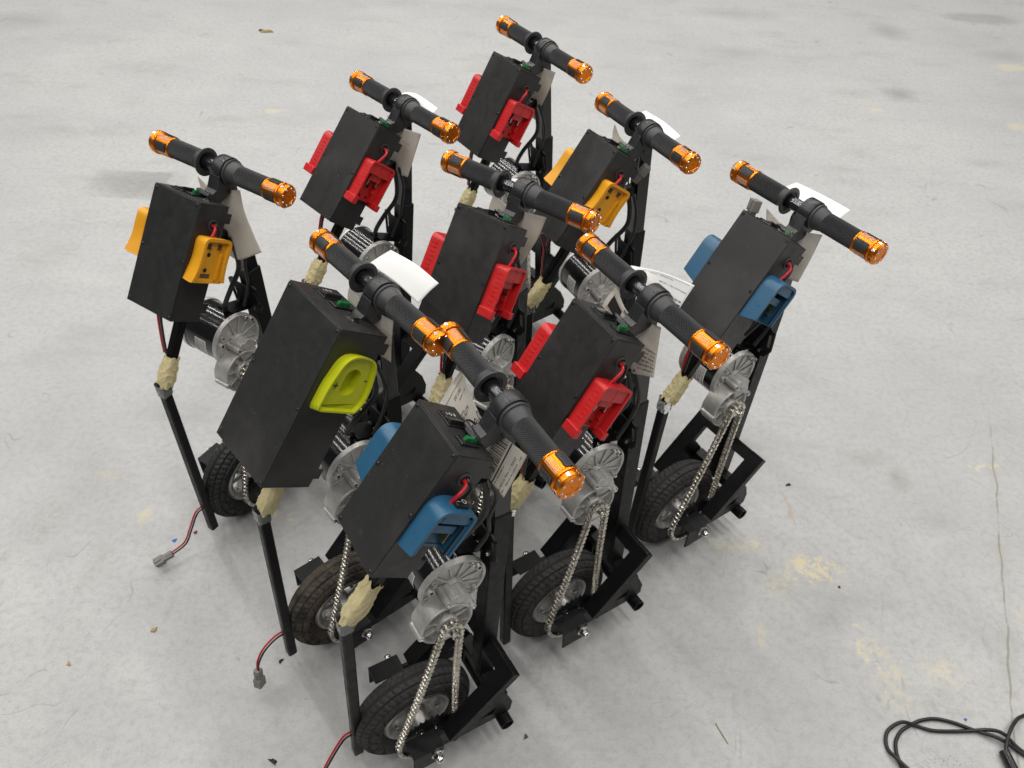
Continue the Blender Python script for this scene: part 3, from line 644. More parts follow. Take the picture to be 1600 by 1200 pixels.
def m_lower_bar(): return MB().box((0.140, -0.0735, 0.082), (0.168, 0.0735, 0.108))
def m_guard(): 
    mb = MB(); P = [(0.06, -0.07, 0.205), (0.139, -0.07, 0.125)]
    return MB().bar((0.095, 0, 0.176), (0.142, 0, 0.118), 0.128, 0.003)
def m_pipe():
    mb = MB(); n = 28
    for sg in (-1, 1):
        pass
    prof = [(0.0140, -0.101), (0.0140, 0.101), (0.0118, 0.101), (0.0118, -0.101)]
    return mb.lathe(prof, 0.158, 0.030, n)
def m_nut(sg):
    mb = MB(); Y = lambda d: sg*d
    mb.cyl((0, Y(0.1035), AZ), (0, Y(0.1052), AZ), 0.0125, 0.0125, 24)
    mb.cyl((0, Y(0.1052), AZ), (0, Y(0.1125), AZ), 0.0098, 0.0098, 6)
    prof = [(0.0085, 0.1125), (0.0085, 0.116), (0.0076, 0.1195), (0.005, 0.1220), (0.0005, 0.1230)]
    mb.lathe([(r, Y(y)) for r, y in prof], 0, AZ, 20, False); return mb
# ---- wheel
def m_tyre():
    mb = MB(); nt, npf = 300, 44; vs = []; fs = []; hw = 0.0315; r_in = 0.061
    for i in range(nt):
        a = 2*pi*i/nt
        for j in range(npf + 1):
            t = j/npf; q = (t - 0.5)*2                      # -1 .. 1 across the tyre
            ang = q*pi*0.80
            cr, cw = 0.0895, 1.0
            y = hw*sin(ang) if abs(ang) < pi/2 else hw*sin(ang)*1.0
            rr = 0.0925 + (0.0275 if cos(ang) > 0 else 0.0285)*cos(ang)
            g = 0.0
            if abs(q) < 0.50:                               # tread: ring grooves and zig-zag sipes
                zz = abs(((a*22/(2*pi)*1.0) % 1.0) - 0.5)*2
                for gq, gw in ((0.0, 0.028), (0.24, 0.024), (-0.24, 0.024), (0.44, 0.02), (-0.44, 0.02)):
                    if abs(q - gq - 0.012*(zz - 0.5)) < gw: g = -0.0036
                ph = (a*54/(2*pi) + abs(q)*3.0) % 1.0
                if ph < 0.18 and 0.06 < abs(q): g = min(g, -0.0030)
            elif abs(q) < 0.80:                             # shoulder: long diagonal cuts
                ph = (a*18/(2*pi) + (abs(q) - 0.5)*2.2) % 1.0; ph2 = (a*18/(2*pi) - (abs(q) - 0.5)*2.2 + 0.3) % 1.0
                if ph < 0.10 or ph2 < 0.085: g = -0.0028
                if abs(abs(q) - 0.78) < 0.018: g = 0.0012
            rr += g*max(0.2, cos(ang)) ; y += g*sin(ang)
            vs.append((rr*cos(a), y, AZ + rr*sin(a)))
    k = npf + 1
    for i in range(nt):
        i2 = (i + 1) % nt
        for j in range(npf): fs.append((i*k + j, i*k + j + 1, i2*k + j + 1, i2*k + j))
    return mb.add(vs, fs)
def m_rim():
    mb = MB()
    mb.lathe([(0.0705, -0.0185), (0.0655, -0.0235), (0.0625, -0.0240), (0.0590, -0.0225), (0.0520, -0.0150), (0.0500, 0.0), (0.0520, 0.0150), (0.0590, 0.0225), (0.0625, 0.0240), (0.0655, 0.0235), (0.0705, 0.0185)], 0, AZ, 72)
    return mb
def m_hub():
    mb = MB()
    mb.lathe([(0.006, -0.052), (0.0165, -0.052), (0.0175, -0.050), (0.0185, -0.016), (0.0205, -0.012), (0.0205, 0.012), (0.0185, 0.016), (0.0165, 0.048), (0.006, 0.048)], 0, AZ, 36)
    for i in range(5):
        a = 2*pi*i/5 + 0.4; d = Vector((cos(a), 0, sin(a))); c = Vector((0, 0, AZ))
        mb.bar(c + d*0.015, c + d*0.054, 0.019, 0.013)
    return mb
def m_rim_bolts():
    mb = MB()
    for i in range(5):
        a = 2*pi*i/5 + 0.4 + pi/5; c = Vector((0.0455*cos(a), -0.012, AZ + 0.0455*sin(a)))
        mb.cyl(c, c + Vector((0, -0.005, 0)), 0.0036, 0.0036, 6)
    return mb
def m_valve(): 
    c = Vector((-0.02, -0.006, AZ + 0.042)); return MB().cyl(c, c + Vector((0.006, -0.014, -0.016)), 0.0028, 0.0022, 10)
def m_big_sprocket():
    nt = 33; out = []
    for i in range(nt):
        for k, r in ((0.0, 0.0565), (0.28, 0.0575), (0.40, 0.0640), (0.60, 0.0640), (0.72, 0.0575)):
            a = 2*pi*(i + k)/nt; out.append((r*cos(a), AZ + r*sin(a)))
    holes = [circle(0.034*cos(2*pi*i/6), AZ + 0.034*sin(2*pi*i/6), 0.0085 if i % 2 == 0 else 0.0045, 14) for i in range(6)] + [circle(0, AZ, 0.010, 16)]
    return MB().plate(out, holes, SPY - 0.0011, SPY + 0.0011, lambda a, b, d: (a, d, b))
def m_sprocket_bolts():
    mb = MB()
    for i in range(4):
        a = 2*pi*i/4 + 0.6; c = Vector((0.0215*cos(a), SPY - 0.001, AZ + 0.0215*sin(a)))
        mb.cyl(c, c + Vector((0, -0.0035, 0)), 0.0034, 0.0030, 10)
    return mb
# ---- chain round both sprockets
def m_chain():
    mb = MB(); r1, r2_ = 0.0592, 0.0172; c1 = Vector((0, AZ)); c2 = Vector((SX, SZ)); D = (c2 - c1).length
    ax = atan2(c2.y - c1.y, c2.x - c1.x); be = math.acos((r1 - r2_)/D)
    L1 = sqrt(D*D - (r1 - r2_)**2); a_big = 2*pi - 2*be; a_small = 2*be
    tot = 2*L1 + r1*a_big + r2_*a_small; n = int(round(tot/0.0112/2))*2; p = tot/n
    def pt(s):
        s %= tot
        if s < L1:                                        # rider-side run going up
            a = ax + be; A = c1 + Vector((cos(a), sin(a)))*r1; B = c2 + Vector((cos(a), sin(a)))*r2_
            q = A + (B - A)*(s/L1); sag = 0.0025*sin(pi*s/L1); return q - Vector((cos(a), sin(a)))*sag
        s -= L1
        if s < r2_*a_small: a = ax + be - s/r2_; return c2 + Vector((cos(a), sin(a)))*r2_
        s -= r2_*a_small
        if s < L1:
            a = ax - be; A = c2 + Vector((cos(a), sin(a)))*r2_; B = c1 + Vector((cos(a), sin(a)))*r1
            q = A + (B - A)*(s/L1); sag = 0.004*sin(pi*s/L1); return q - Vector((cos(a), sin(a)))*sag
        s -= L1; a = ax - be - s/r1; return c1 + Vector((cos(a), sin(a)))*r1
    for i in range(n):
        A = pt(i*p); B = pt((i+1)*p); d = (B - A).normalized(); nn = Vector((-d.y, d.x))
        outl = []
        for k in range(5): t = pi/2 + pi*k/4; outl.append(A + d*(0.0045*cos(t)) + nn*(0.0045*sin(t)))
        outl.append((A + B)/2 - nn*0.0022)
        for k in range(5): t = -pi/2 + pi*k/4; outl.append(B + d*(0.0045*cos(t)) + nn*(0.0045*sin(t)))
        outl.append((A + B)/2 + nn*0.0022)
        inner = i % 2 == 0; off = 0.0030 if inner else 0.0050; th = 0.0014
        for sg in (-1, 1):
            y0 = SPY + sg*off; y1 = SPY + sg*(off + th); m = len(outl)
            V = [(q.x, y0, q.y) for q in outl] + [(q.x, y1, q.y) for q in outl]
            mb.add(V, [tuple(range(m)), tuple(range(m, 2*m))[::-1]] + [(k, (k+1) % m, m + (k+1) % m, m + k) for k in range(m)])
        mb.cyl((A.x, SPY - 0.0074, A.y), (A.x, SPY + 0.0074, A.y), 0.0019, 0.0019, 7)
        mb.cyl((A.x, SPY - 0.0030, A.y), (A.x, SPY + 0.0030, A.y), 0.0032, 0.0032, 8)
    return mb
# ---- motor
def m_motor():
    return MB().lathe([(0.001, 0.080), (0.0565, 0.080), (0.0572, 0.079), (0.0572, -0.0035), (0.0565, -0.004), (0.001, -0.004)], FX, FZ, 72)
def m_motor_cap():
    return MB().lathe([(0.001, 0.0805), (0.0585, 0.0805), (0.0590, 0.082), (0.0590, 0.090), (0.0560, 0.0945), (0.030, 0.097), (0.001, 0.097)], FX, FZ, 64)
def m_flange_plate():
    mb = MB()
    mb.lathe([(0.001, -0.0045), (0.0600, -0.0045), (FR, -0.0055), (FR, -0.0155), (0.0600, -0.0165), (0.0565, -0.0165), (0.0550, -0.0150), (0.0545, -0.0112), (0.001, -0.0112)], FX, FZ, 80)
    for i in range(12):
        a = radians(8 + 30*i); d = Vector((cos(a), 0, sin(a))); c = Vector((FX, -0.0128, FZ))
        mb.bar(c + d*0.010, c + d*0.0548, 0.0040, 0.0022, pi/2)
    mb.lathe([(0.001, -0.011), (0.0175, -0.011), (0.0165, -0.0195), (0.0145, -0.021), (0.001, -0.021)], FX, FZ, 40)
    for x, z, r, h in ((0.0228, 0.4831, 0.0068, 0.0245), (0.1105, 0.4957, 0.0068, 0.0245), (0.0312, 0.4965, 0.0045, 0.0195), (0.101, 0.5045, 0.0045, 0.0195), (0.1075, 0.432, 0.0050, 0.0215), (0.062, 0.4095, 0.0050, 0.0195)):
        mb.cyl((x, -0.011, z), (x, -h, z), r, r*0.9, 18)
    return mb
def m_flange_bolts():
    mb = MB()
    for x, z, h in ((0.0228, 0.4831, 0.0245), (0.1105, 0.4957, 0.0245)): mb.cyl((x, -h + 0.0002, z), (x, -h - 0.0003, z), 0.0034, 0.0034, 6)
    return mb
def m_flange_screws():
    mb = MB()
    for x, z, h in ((0.0312, 0.4965, 0.0195), (0.101, 0.5045, 0.0195), (0.1075, 0.432, 0.0215)):
        mb.cyl((x, -h, z), (x, -h - 0.0022, z), 0.0034, 0.0030, 8)
    return mb
GX, GZ, GR = 0.0420, 0.4085, 0.0485
def m_gearbox():
    mb = MB()
    mb.lathe([(0.001, -0.008), (GR, -0.008), (GR, -0.0445), (GR - 0.001, -0.0455), (GR - 0.0045, -0.0455), (GR - 0.0052, -0.044), (GR - 0.0060, -0.0345), (0.0215, -0.0345), (0.0200, -0.0475), (0.0165, -0.0500), (0.0150, -0.0480), (0.0145, -0.0400), (0.001, -0.0400)], GX, GZ, 72)
    for i in range(8):                                   # ribs of the cover
        a = radians(20 + 45*i); d = Vector((cos(a), 0, sin(a))); c = Vector((GX, -0.0385, GZ))
        mb.bar(c + d*0.018, c + d*(GR - 0.005), 0.0080, 0.0024, 0)
    # bridge from the flange hub down on to the drum
    def sl(x, z, r, y0, y1, rr=None): mb.cyl((x, y0, z), (x, y1, z), r, rr or r, 20)
    sl(0.070, 0.4635, 0.0125, -0.012, -0.0445); sl(0.0555, 0.4645, 0.0105, -0.012, -0.0435)
    sl(0.0432, 0.4655, 0.0058, -0.010, -0.0470)
    sl(0.0895, 0.428, 0.0062, -0.010, -0.0475); sl(-0.0065, 0.4025, 0.0055, -0.012, -0.0475); sl(0.0325, 0.3595, 0.0055, -0.012, -0.0475)
    P = [(0.043, 0.4595), (0.0545, 0.4735), (0.072, 0.4745), (0.084, 0.462), (0.0905, 0.436), (0.070, 0.43), (0.05, 0.43)]
    mb.plate(P, [], -0.0100, -0.0425, lambda a, b, d: (a, d, b))
    return mb
def m_gear_screws():
    mb = MB()
    for x, z in ((0.0432, 0.4655), (0.0895, 0.428), (-0.0065, 0.4025), (0.0325, 0.3595)): mb.cyl((x, -0.0473, z), (x, -0.0497, z), 0.0038, 0.0032, 8)
    return mb
def m_small_sprocket():
    nt = 10; out = []
    for i in range(nt):
        for k, r in ((0.0, 0.0140), (0.3, 0.0155), (0.44, 0.0190), (0.56, 0.0190), (0.7, 0.0155)):
            a = 2*pi*(i + k)/nt; out.append((SX + r*cos(a), SZ + r*sin(a)))
    mb = MB().plate(out, [], SPY - 0.0012, SPY + 0.0012, lambda a, b, d: (a, d, b)); return mb
def m_shaft_nut():
    mb = MB(); mb.cyl((SX, -0.040, SZ), (SX, -0.0665, SZ), 0.0085, 0.0085, 20)
    mb.cyl((SX, -0.0665, SZ), (SX, -0.0675, SZ), 0.0095, 0.0095, 20); mb.cyl((SX, -0.0675, SZ), (SX, -0.0735, SZ), 0.0072, 0.0072, 6)
    mb.lathe([(0.0062, -0.0735), (0.0062, -0.0775), (0.0040, -0.0780), (0.0038, -0.0745), (0.0005, -0.0745)], SX, SZ, 18, False); return mb
def m_motor_label():
    mb = MB(); R = 0.0575; n = 12; y0, y1 = 0.018, 0.050
    a0, a1 = radians(160), radians(206)
    P = [(FX + R*cos(a0 + (a1-a0)*i/n), y, FZ + R*sin(a0 + (a1-a0)*i/n)) for y in (y0, y1) for i in range(n + 1)]
    mb.add(P, [(i, i+1, n + 2 + i, n + 1 + i) for i in range(n)]); return mb
def m_motor_print():
    mb = MB(); R = 0.05775; rnd = random.Random(5)
    for j in range(7):
        y = 0.0465 - j*0.0040; a = 163
        while a < 203:
            b = a + rnd.uniform(0.8, 2.8); h = 0.0009 if j > 1 else 0.0012
            P = [(FX + R*cos(radians(q)), yy, FZ + R*sin(radians(q))) for yy in (y - h, y + h) for q in (a, b)]
            mb.add(P, [(0, 1, 3, 2)]); a = b + rnd.uniform(0.5, 1.2)
            if j % 3 == 2 and a > 186: break
    return mb
def m_mount_plate():
    out = rnd_poly([(-0.026, 0.497, 0.004), (-0.040, 0.520, 0.004), (-0.040, 0.572, 0.006), (-0.022, 0.578, 0.004), (-0.018, 0.568, 0.0), (0.020, 0.568, 0.0), (0.024, 0.578, 0.004), (0.042, 0.572, 0.006), (0.042, 0.492, 0.0)], 4)
    holes = [rnd_poly([(c - 0.0035, 0.526, 0.003), (c - 0.0035, 0.562, 0.003), (c + 0.0035, 0.562, 0.003), (c + 0.0035, 0.526, 0.003)], 3) for c in (-0.031, 0.033)]
    return MB().plate(out, holes, 0.1265, 0.1305, lambda a, b, d: (d + (0.56 - b)*0.10, a, b))
def m_mount_foot():
    mb = MB(); mb.bar((0.082, 0.021, 0.5205), (0.138, 0.021, 0.5005), 0.042, 0.005); return mb
def m_mount_bolts():
    mb = MB()
    for y, z in ((-0.014, 0.510), (0.033, 0.508), (0.018, 0.504)):
        mb.cyl((0.131, y, z), (0.1265, y, z), 0.0044, 0.0038, 8)
    return mb
# ---- bent connection tube with its tape and plug
TUBE = [(-0.1262, 0, -0.002), (-0.1190, 0, 0.462), (0.0450, 0, 0.706)]
def m_bent_tube():
    mb = MB(); w = 0.0192; P = [Vector(p) for p in TUBE]
    d1 = (P[1] - P[0]).normalized(); d2 = (P[2] - P[1]).normalized(); dm = (d1 + d2).normalized()
    secs = [(P[0], d1), (P[1] - d1*0.012, d1), (P[1] + (d2 - d1)*0.002, dm), (P[1] + d2*0.012, d2), (P[2], d2)]
    V = []; c = 0.0025
    for p, d in secs:
        s = Vector((0, 1, 0)); n = s.cross(d).normalized(); h = w/2
        for a, b in ((-h+c, -h), (h-c, -h), (h, -h+c), (h, h-c), (h-c, h), (-h+c, h), (-h, h-c), (-h, -h+c)): V.append(p + s*a + n*b)
    F_ = [(r*8 + k, r*8 + (k+1) % 8, (r+1)*8 + (k+1) % 8, (r+1)*8 + k) for r in range(4) for k in range(8)]
    F_ += [tuple(range(8))[::-1], tuple(range(32, 40))]
    return mb.add(V, F_)
def m_tape(seed, fat=1.0, a=0.006, b=0.098):
    def fn():
        mb = MB(); rnd = random.Random(seed); P1 = Vector(TUBE[1]); d = (Vector(TUBE[2]) - P1).normalized()
        s = Vector((0, 1, 0)); n = s.cross(d).normalized(); nr, nk = 26, 52; V = []; lob = 2.4 + rnd.uniform(-0.4, 0.4)
        for j in range(nr + 1):
            t = j/nr
            for i in range(nk):
                an = 2*pi*i/nk; sq = 1/max(abs(cos(an)), abs(sin(an))); rr = 0.0102*min(sq, 1.28) + 0.0010
                bul = sin(pi*min(1, 0.12 + t*0.95))**0.8
                rr += fat*bul*(0.0022 + 0.0062*max(0, cos(an - lob))**1.5)
                co = Vector((cos(an)*1.6 + seed*1.7, sin(an)*1.6, t*3.0))
                cr = 1 - abs(mnoise.noise(co*1.5))*2; cr2 = 1 - abs(mnoise.noise(co*3.4 + Vector((5, 1, seed))))*2      # sharp folds
                rr += 0.0024*max(0, cr)**3 + 0.0009*max(0, cr2)**4 + 0.0024*mnoise.noise(co*0.8)
                ax = a + (b - a)*t
                if j in (0, 1, nr - 1, nr): ax += (0.011*mnoise.noise(Vector((cos(an)*2, sin(an)*2, seed*3.1 + (9 if j > 2 else 0)))))*(1 if j in (0, nr) else 0.6)
                V.append(P1 + d*ax + s*(rr*cos(an)) - n*(rr*sin(an)))
        F_ = [(r*nk + k, r*nk + (k+1) % nk, (r+1)*nk + (k+1) % nk, (r+1)*nk + k) for r in range(nr) for k in range(nk)]
        return mb.add(V, F_)
    return fn
def m_wrap(seed):
    def fn():
        mb = MB(); P1 = Vector(TUBE[1]); d = (Vector(TUBE[1]) - Vector(TUBE[0])).normalized(); s = Vector((0, 1, 0)); n = s.cross(d).normalized(); V = []; nr, nk = 6, 28
        for j in range(nr + 1):
            for i in range(nk):
                an = 2*pi*i/nk; sq = 1/max(abs(cos(an)), abs(sin(an))); rr = 0.0103*min(sq, 1.3) + 0.0010
                rr += 0.0035*abs(mnoise.noise(Vector((cos(an)*3 + seed, sin(an)*3, j*0.9))))
                V.append(P1 + d*(-0.012 + 0.030*j/nr + 0.005*mnoise.noise(Vector((an, seed, j)))) + s*(rr*cos(an)) - n*(rr*sin(an)))
        return mb.add(V, [(r*nk + k, r*nk + (k+1) % nk, (r+1)*nk + (k+1) % nk, (r+1)*nk + k) for r in range(nr) for k in range(nk)])
    return fn
def m_connector(p, d, roll=0.0, sc_=1.0):
    """two-pin sealed plug: stepped body with a latch, starting at p and pointing along d"""
    def fn():
        mb = MB(); D = Vector(d).normalized(); a = D.orthogonal().normalized(); a = Matrix.Rotation(roll, 3, D) @ a; b = D.cross(a); P = Vector(p)
        def bx(t0, t1, w, h, oa=0.0, ob=0.0, tw=None, th=None):
            tw = tw or w; th = th or h
            V = [P + D*(t*sc_) + a*((sa*ww/2 + oa)*sc_) + b*((sb*hh/2 + ob)*sc_) for t, ww, hh in ((t0, w, h), (t1, tw, th)) for sa, sb in ((-1,-1),(1,-1),(1,1),(-1,1))]
            mb.add(V, [(0,1,2,3),(7,6,5,4),(0,4,5,1),(1,5,6,2),(2,6,7,3),(3,7,4,0)])
        bx(0, 0.022, 0.0145, 0.0125); bx(0.0005, 0.0165, 0.005, 0.002, 0, 0.0070); bx(0.0218, 0.044, 0.0195, 0.0165); bx(0.026, 0.0445, 0.006, 0.003, 0.0, 0.0092); bx(0.006, 0.026, 0.0025, 0.004, 0.0080, 0.0)
        return mb
    return fn

# ------------------------------------------------------------------ one drive unit
def drive_unit(U, pose, label, mount, tyre='tyre', boxk='std', sw='two', seed=0, grot=0.0, plug=None, wire_tail=None):
    x, y, yaw, lean, pitch = pose
    R = Matrix.Rotation(yaw, 3, 'Z') @ Matrix.Rotation(lean, 3, 'X') @ Matrix.Rotation(pitch, 3, 'Y')
    root = empty('drive_unit', label, 'drive unit', 'electric drive units standing together on the floor')
    loc = Vector((x, y, ZO)) - R @ Vector((0, 0, ZO))
    low = (R @ Vector((0, 0, AZ + ZO)) + loc).z - RW
    if abs(low) > 1e-5: loc = loc + (Vector((0, 0, CAM_H)) - loc) * (-low / (CAM_H - 0.4))     # the tyre stands on the floor
    root.matrix_world = Matrix.Translation(loc) @ R.to_4x4()
    B = BOXES[boxk]; F = BF(boxk); hw = B['W']/2; H = B['H']; k = boxk
    bo = part('control_box', lambda: m_box(k), M['box'], root, k, 0.0009)
    part('cover_plate', lambda: m_lid(k), M['box'], bo, k, 0.0006)
    part('switch_panel', lambda: m_top(k), M['box'], bo, k, 0.0005)
    for s in (0.006, H*0.5, H - 0.006):
        for yy in (-hw + 0.006, hw - 0.006):
            part('screw', lambda: m_screw(k, s, yy), M['plastic'], bo, f'{k}{s:.3f}{yy:.3f}')
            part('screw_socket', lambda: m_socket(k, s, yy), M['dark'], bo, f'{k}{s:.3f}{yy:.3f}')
    for s in (0.012, H - 0.036):
        for sg in (-1, 1): part('mounting_tab', lambda: m_tab(k, s, sg), M['box'], bo, f'{k}{s:.3f}{sg}')
    if sw == 'two': rk = (0.022, 0.056, 0.004, 0.038); fu = (0.020, 0.053, -0.037, -0.017); rd = None
    elif boxk == 'big': rk = (0.036, 0.076, 0.026, 0.060); fu = (0.038, 0.075, -0.003, 0.017); rd = (0.0565, -0.031, 0.0135)
    else: rk = (0.022, 0.056, 0.012, 0.042); fu = (0.024, 0.056, -0.012, 0.006); rd = (0.040, -0.034, 0.011)
    key = k + sw
    part('rocker_frame', lambda: m_rocker_base(k, *rk), M['plastic'], bo, key, 0.0006)
    part('rocker_switch', lambda: m_rocker(k, *rk), M['plastic'], bo, key, 0.0006)
    ym = (rk[2] + rk[3])/2; vm = (rk[0] + rk[1])/2
    part('switch_marking', lambda: text_mesh('•O▶' if False else 'I O II', 0.0085, lambda a, b, d: F(-0.0068, vm + a, ym + 0.0065 + b)), M['white'], bo, key)
    part('fuse_holder', lambda: m_fuse(k, *fu), M['plastic'], bo, key, 0.0007)
    part('green_fuse', lambda: m_fuse_green(k, *fu), M['led_green'], bo, key)
    if rd:
        part('round_switch', lambda: m_round(k, *rd), M['plastic'], bo, key); part('round_rocker', lambda: m_round_cap(k, *rd), M['plastic'], bo, key)
        part('switch_marking', lambda: text_mesh('I  O', 0.007, lambda a, b, d: F(-0.0062, rd[0] + b*0.3, rd[1] - a)), M['white'], bo, key + 'r')
    if mount != 'lime':
        part('grommet', lambda: ring(MB(), F, 0.037, 0.041, -hw - 0.0022, -hw + 0.0005, 0.0078, 0.0112), M['rubber'], bo, key)
        part('wire_hole', lambda: MB().cyl(F(0.037, 0.041, -hw - 0.0006), F(0.037, 0.041, -hw + 0.0002), 0.0080, 0.0080, 22), M['dark'], bo, key)
        j = random.Random(seed); e = j.uniform(-0.003, 0.003)
        s_end = {'blue': 0.071, 'red': 0.072, 'yellow': 0.060}[mount]
        part('red_wire', lambda: MB().tube([F(0.038, 0.041, -hw + 0.004), F(0.0385, 0.040, -hw - 0.007), F(0.044, 0.037 + e, -hw - 0.0135), F(0.054, 0.033 + e, -hw - 0.015), F(s_end, 0.029, -hw - 0.013)], 0.0030, 12, 6), M['red_wire'], root, f'{mount}{seed}')
        part('black_wire', lambda: MB().tube([F(0.034, 0.043, -hw + 0.004), F(0.036, 0.046, -hw - 0.006), F(0.043, 0.051 - e, -hw - 0.010), F(0.055, 0.053, -hw - 0.010), F(s_end + 0.002, 0.050, -hw - 0.009)], 0.0026, 12, 6), M['black_wire'], root, f'{mount}{seed}')
    for sg in (-1, 1): battery_mount(root, mount, boxk, sg, U)
    # handlebar
    part('handlebar', lambda: MB().lathe([(0.0122, 0.115), (0.0122, -0.115), (0.009, -0.115), (0.009, 0.115)], HX, HZ, 40), M['bar'], root)
    grip(root, 1, 0.052, grot); grip(root, -1, 0.052, grot + 0.5)
    part('grip_flange', m_flange, M['rubber'], root)
    th = part('throttle', m_throttle, M['throttle'], root, '', 0.0012, label='twist throttle housing beside the right hand grip')
    part('cable_boss', m_throttle_boss, M['plastic'], th); part('twist_collar', m_collar, M['rubber'], th)
    part('clamp_screw', lambda: MB().cyl((0.118, -0.0030, 0.826), (0.118, -0.0005, 0.826), 0.0026, 0.0022, 10), M['silver'], th)
    part('cable_hole', lambda: MB().cyl((0.126, -0.0276, 0.806), (0.126, -0.0284, 0.806), 0.0026, 0.0026, 12), M['dark'], th)
    part('throttle_cable', lambda: MB().tube([(0.086, 0.004, 0.8175), (0.090, 0.012, 0.815), (0.104, 0.020, 0.800), (0.116, 0.020, 0.780), (0.125, 0.016, 0.74), (0.128, 0.012, 0.68)], 0.0018, 10, 6), M['black_wire'], root)
    # frame
    part('stem', m_stem, M['frame'], root, '', 0.002); part('upper_stem', m_stem_upper, M['pipe'], root, '', 0.0018)
    part('weld_bead', m_weld, M['pipe'], root)
    for sg in (-1, 1):
        lg = part('fork_leg', lambda: m_leg(sg), M['frame'], root, f'{sg}', 0.0014)
        part('side_plate', lambda: m_side_plate(sg), M['frame'], root, f'{sg}', 0.0008)
        part('pipe_hanger', lambda: m_pipe_hanger(sg), M['frame'], root, f'{sg}', 0.0008)
        part('axle_bracket', lambda: m_bracket(sg), M['frame'], root, f'{sg}', 0.0008)
        part('axle_nut', lambda: m_nut(sg), M['silver'], root, f'{sg}', smooth=25)
    part('fork_crossbar', m_crossbar, M['frame'], root, '', 0.0012); part('lower_crossbar', m_lower_bar, M['frame'], root, '', 0.0012)
    part('front_pipe', m_pipe, M['frame'], root)
    # wheel, chain
    wh = part('wheel', m_rim, M['rim'], root)
    part('tyre', m_tyre, M[tyre], wh, '', smooth=40); part('hub', m_hub, M['rim'], wh, '', 0.0008); part('hub_bolts', m_rim_bolts, M['silver'], wh, kind='stuff'); part('tyre_valve', m_valve, M['gold'], wh)
    part('axle', lambda: MB().cyl((0, -0.1035, AZ), (0, 0.1035, AZ), 0.0055, None, 16), M['silver'], wh)
    part('wheel_sprocket', m_big_sprocket, M['frame'], wh); part('sprocket_bolts', m_sprocket_bolts, M['silver'], wh, kind='stuff')
    part('chain', m_chain, M['chain'], root, smooth=25, kind='stuff')
    # motor
    mo = part('motor', m_motor, M['gloss'], root, smooth=30)
    part('motor_end_cap', m_motor_cap, M['alu'], mo); part('motor_flange', m_flange_plate, M['alu'], mo, '', 0.0005); part('flange_bolts', m_flange_bolts, M['dark'], mo, kind='stuff'); part('flange_screws', m_flange_screws, M['silver'], mo, kind='stuff')
    part('gearbox', m_gearbox, M['alu'], mo, '', 0.0006); part('gearbox_screws', m_gear_screws, M['silver'], mo, kind='stuff'); part('motor_sprocket', m_small_sprocket, M['silver'], mo); part('shaft_nut', m_shaft_nut, M['silver'], mo)
    part('motor_label', m_motor_label, M['sticker'], mo); part('label_print', m_motor_print, M['ink'], mo, kind='stuff')
    mp = part('motor_mount', m_mount_plate, M['frame'], root, '', 0.0008)
    part('mount_foot', m_mount_foot, M['frame'], mp, '', 0.0008); part('mount_bolts', m_mount_bolts, M['silver'], mp, kind='stuff')
    j = random.Random(seed + 11); e = j.uniform(-0.01, 0.01)
    part('motor_cable', lambda: MB().tube([(0.112, -0.012, 0.70), (0.116, -0.018, 0.665), (0.110, -0.022, 0.63), (0.082 + e, -0.014, 0.592), (0.070 + e, 0.0, 0.555), (0.078, 0.012, 0.530), (0.084, 0.02, 0.512)], 0.0052, 12, 7), M['loom'], root, f'{seed}')
    part('control_cable', lambda: MB().tube([(0.120, -0.020, 0.705), (0.132, -0.0215, 0.66), (0.130 - e, -0.0225, 0.62), (0.124, -0.020, 0.575), (0.108, -0.012, 0.53)], 0.0036, 10, 6), M['loom'], root, f'{seed}')
    # bent tube
    tb = part('bent_tube', m_bent_tube, M['frame'], root, '', smooth=25)
    part('masking_tape', m_tape(seed, 1.0, 0.010, {1: 0.098, 2: 0.086}.get(U, 0.074)), M['tape'], tb, f'{seed}', smooth=28); part('clear_tape', m_wrap(seed), M['wrap'], tb, f'{seed}')
    if U > 2: part('red_feed_wire', lambda: MB().tube([F(H - 0.004, B['D']*0.45, 0.006), F(H + 0.012, B['D']*0.45, 0.006), (-0.083, 0.005, 0.575), (-0.088, 0.004, 0.540)], 0.0026, 10, 5), M['red_wire'], tb, f'{k}')
    if U > 2: part('black_feed_wire', lambda: MB().tube([F(H - 0.004, B['D']*0.42, -0.004), F(H + 0.012, B['D']*0.42, -0.004), (-0.084, -0.003, 0.575), (-0.089, -0.003, 0.540)], 0.0026, 10, 5), M['black_wire'], tb, f'{k}')
    if U == 1: tb.matrix_local = Matrix.Translation((0.045, 0, 0.75)) @ Matrix.Rotation(-0.017, 4, 'Y') @ Matrix.Rotation(0.014, 4, 'X') @ Matrix.Translation((-0.045, 0, -0.75))
    part('frame_strut', lambda: MB().bar((0.036, 0, 0.693), (0.136, 0, 0.706), 0.018, 0.022), M['frame'], root, '', 0.001)
    if plug:
        path, d, roll = plug
        q = [Vector(p) for p in path]; off = Vector((0.0, 0.0026, 0.001))
        part('red_plug_wire', lambda: MB().tube([p + off for p in q], 0.0020, 10, 6), M['red_wire'], tb, f'{U}')
        part('black_plug_wire', lambda: MB().tube([p - off for p in q], 0.0020, 10, 6), M['black_wire'], tb, f'{U}')
        part('plug_connector', m_connector(q[-1] - Vector(d).normalized()*0.004, d, roll), M['connector'], tb, f'{U}', 0.0008)
    return root

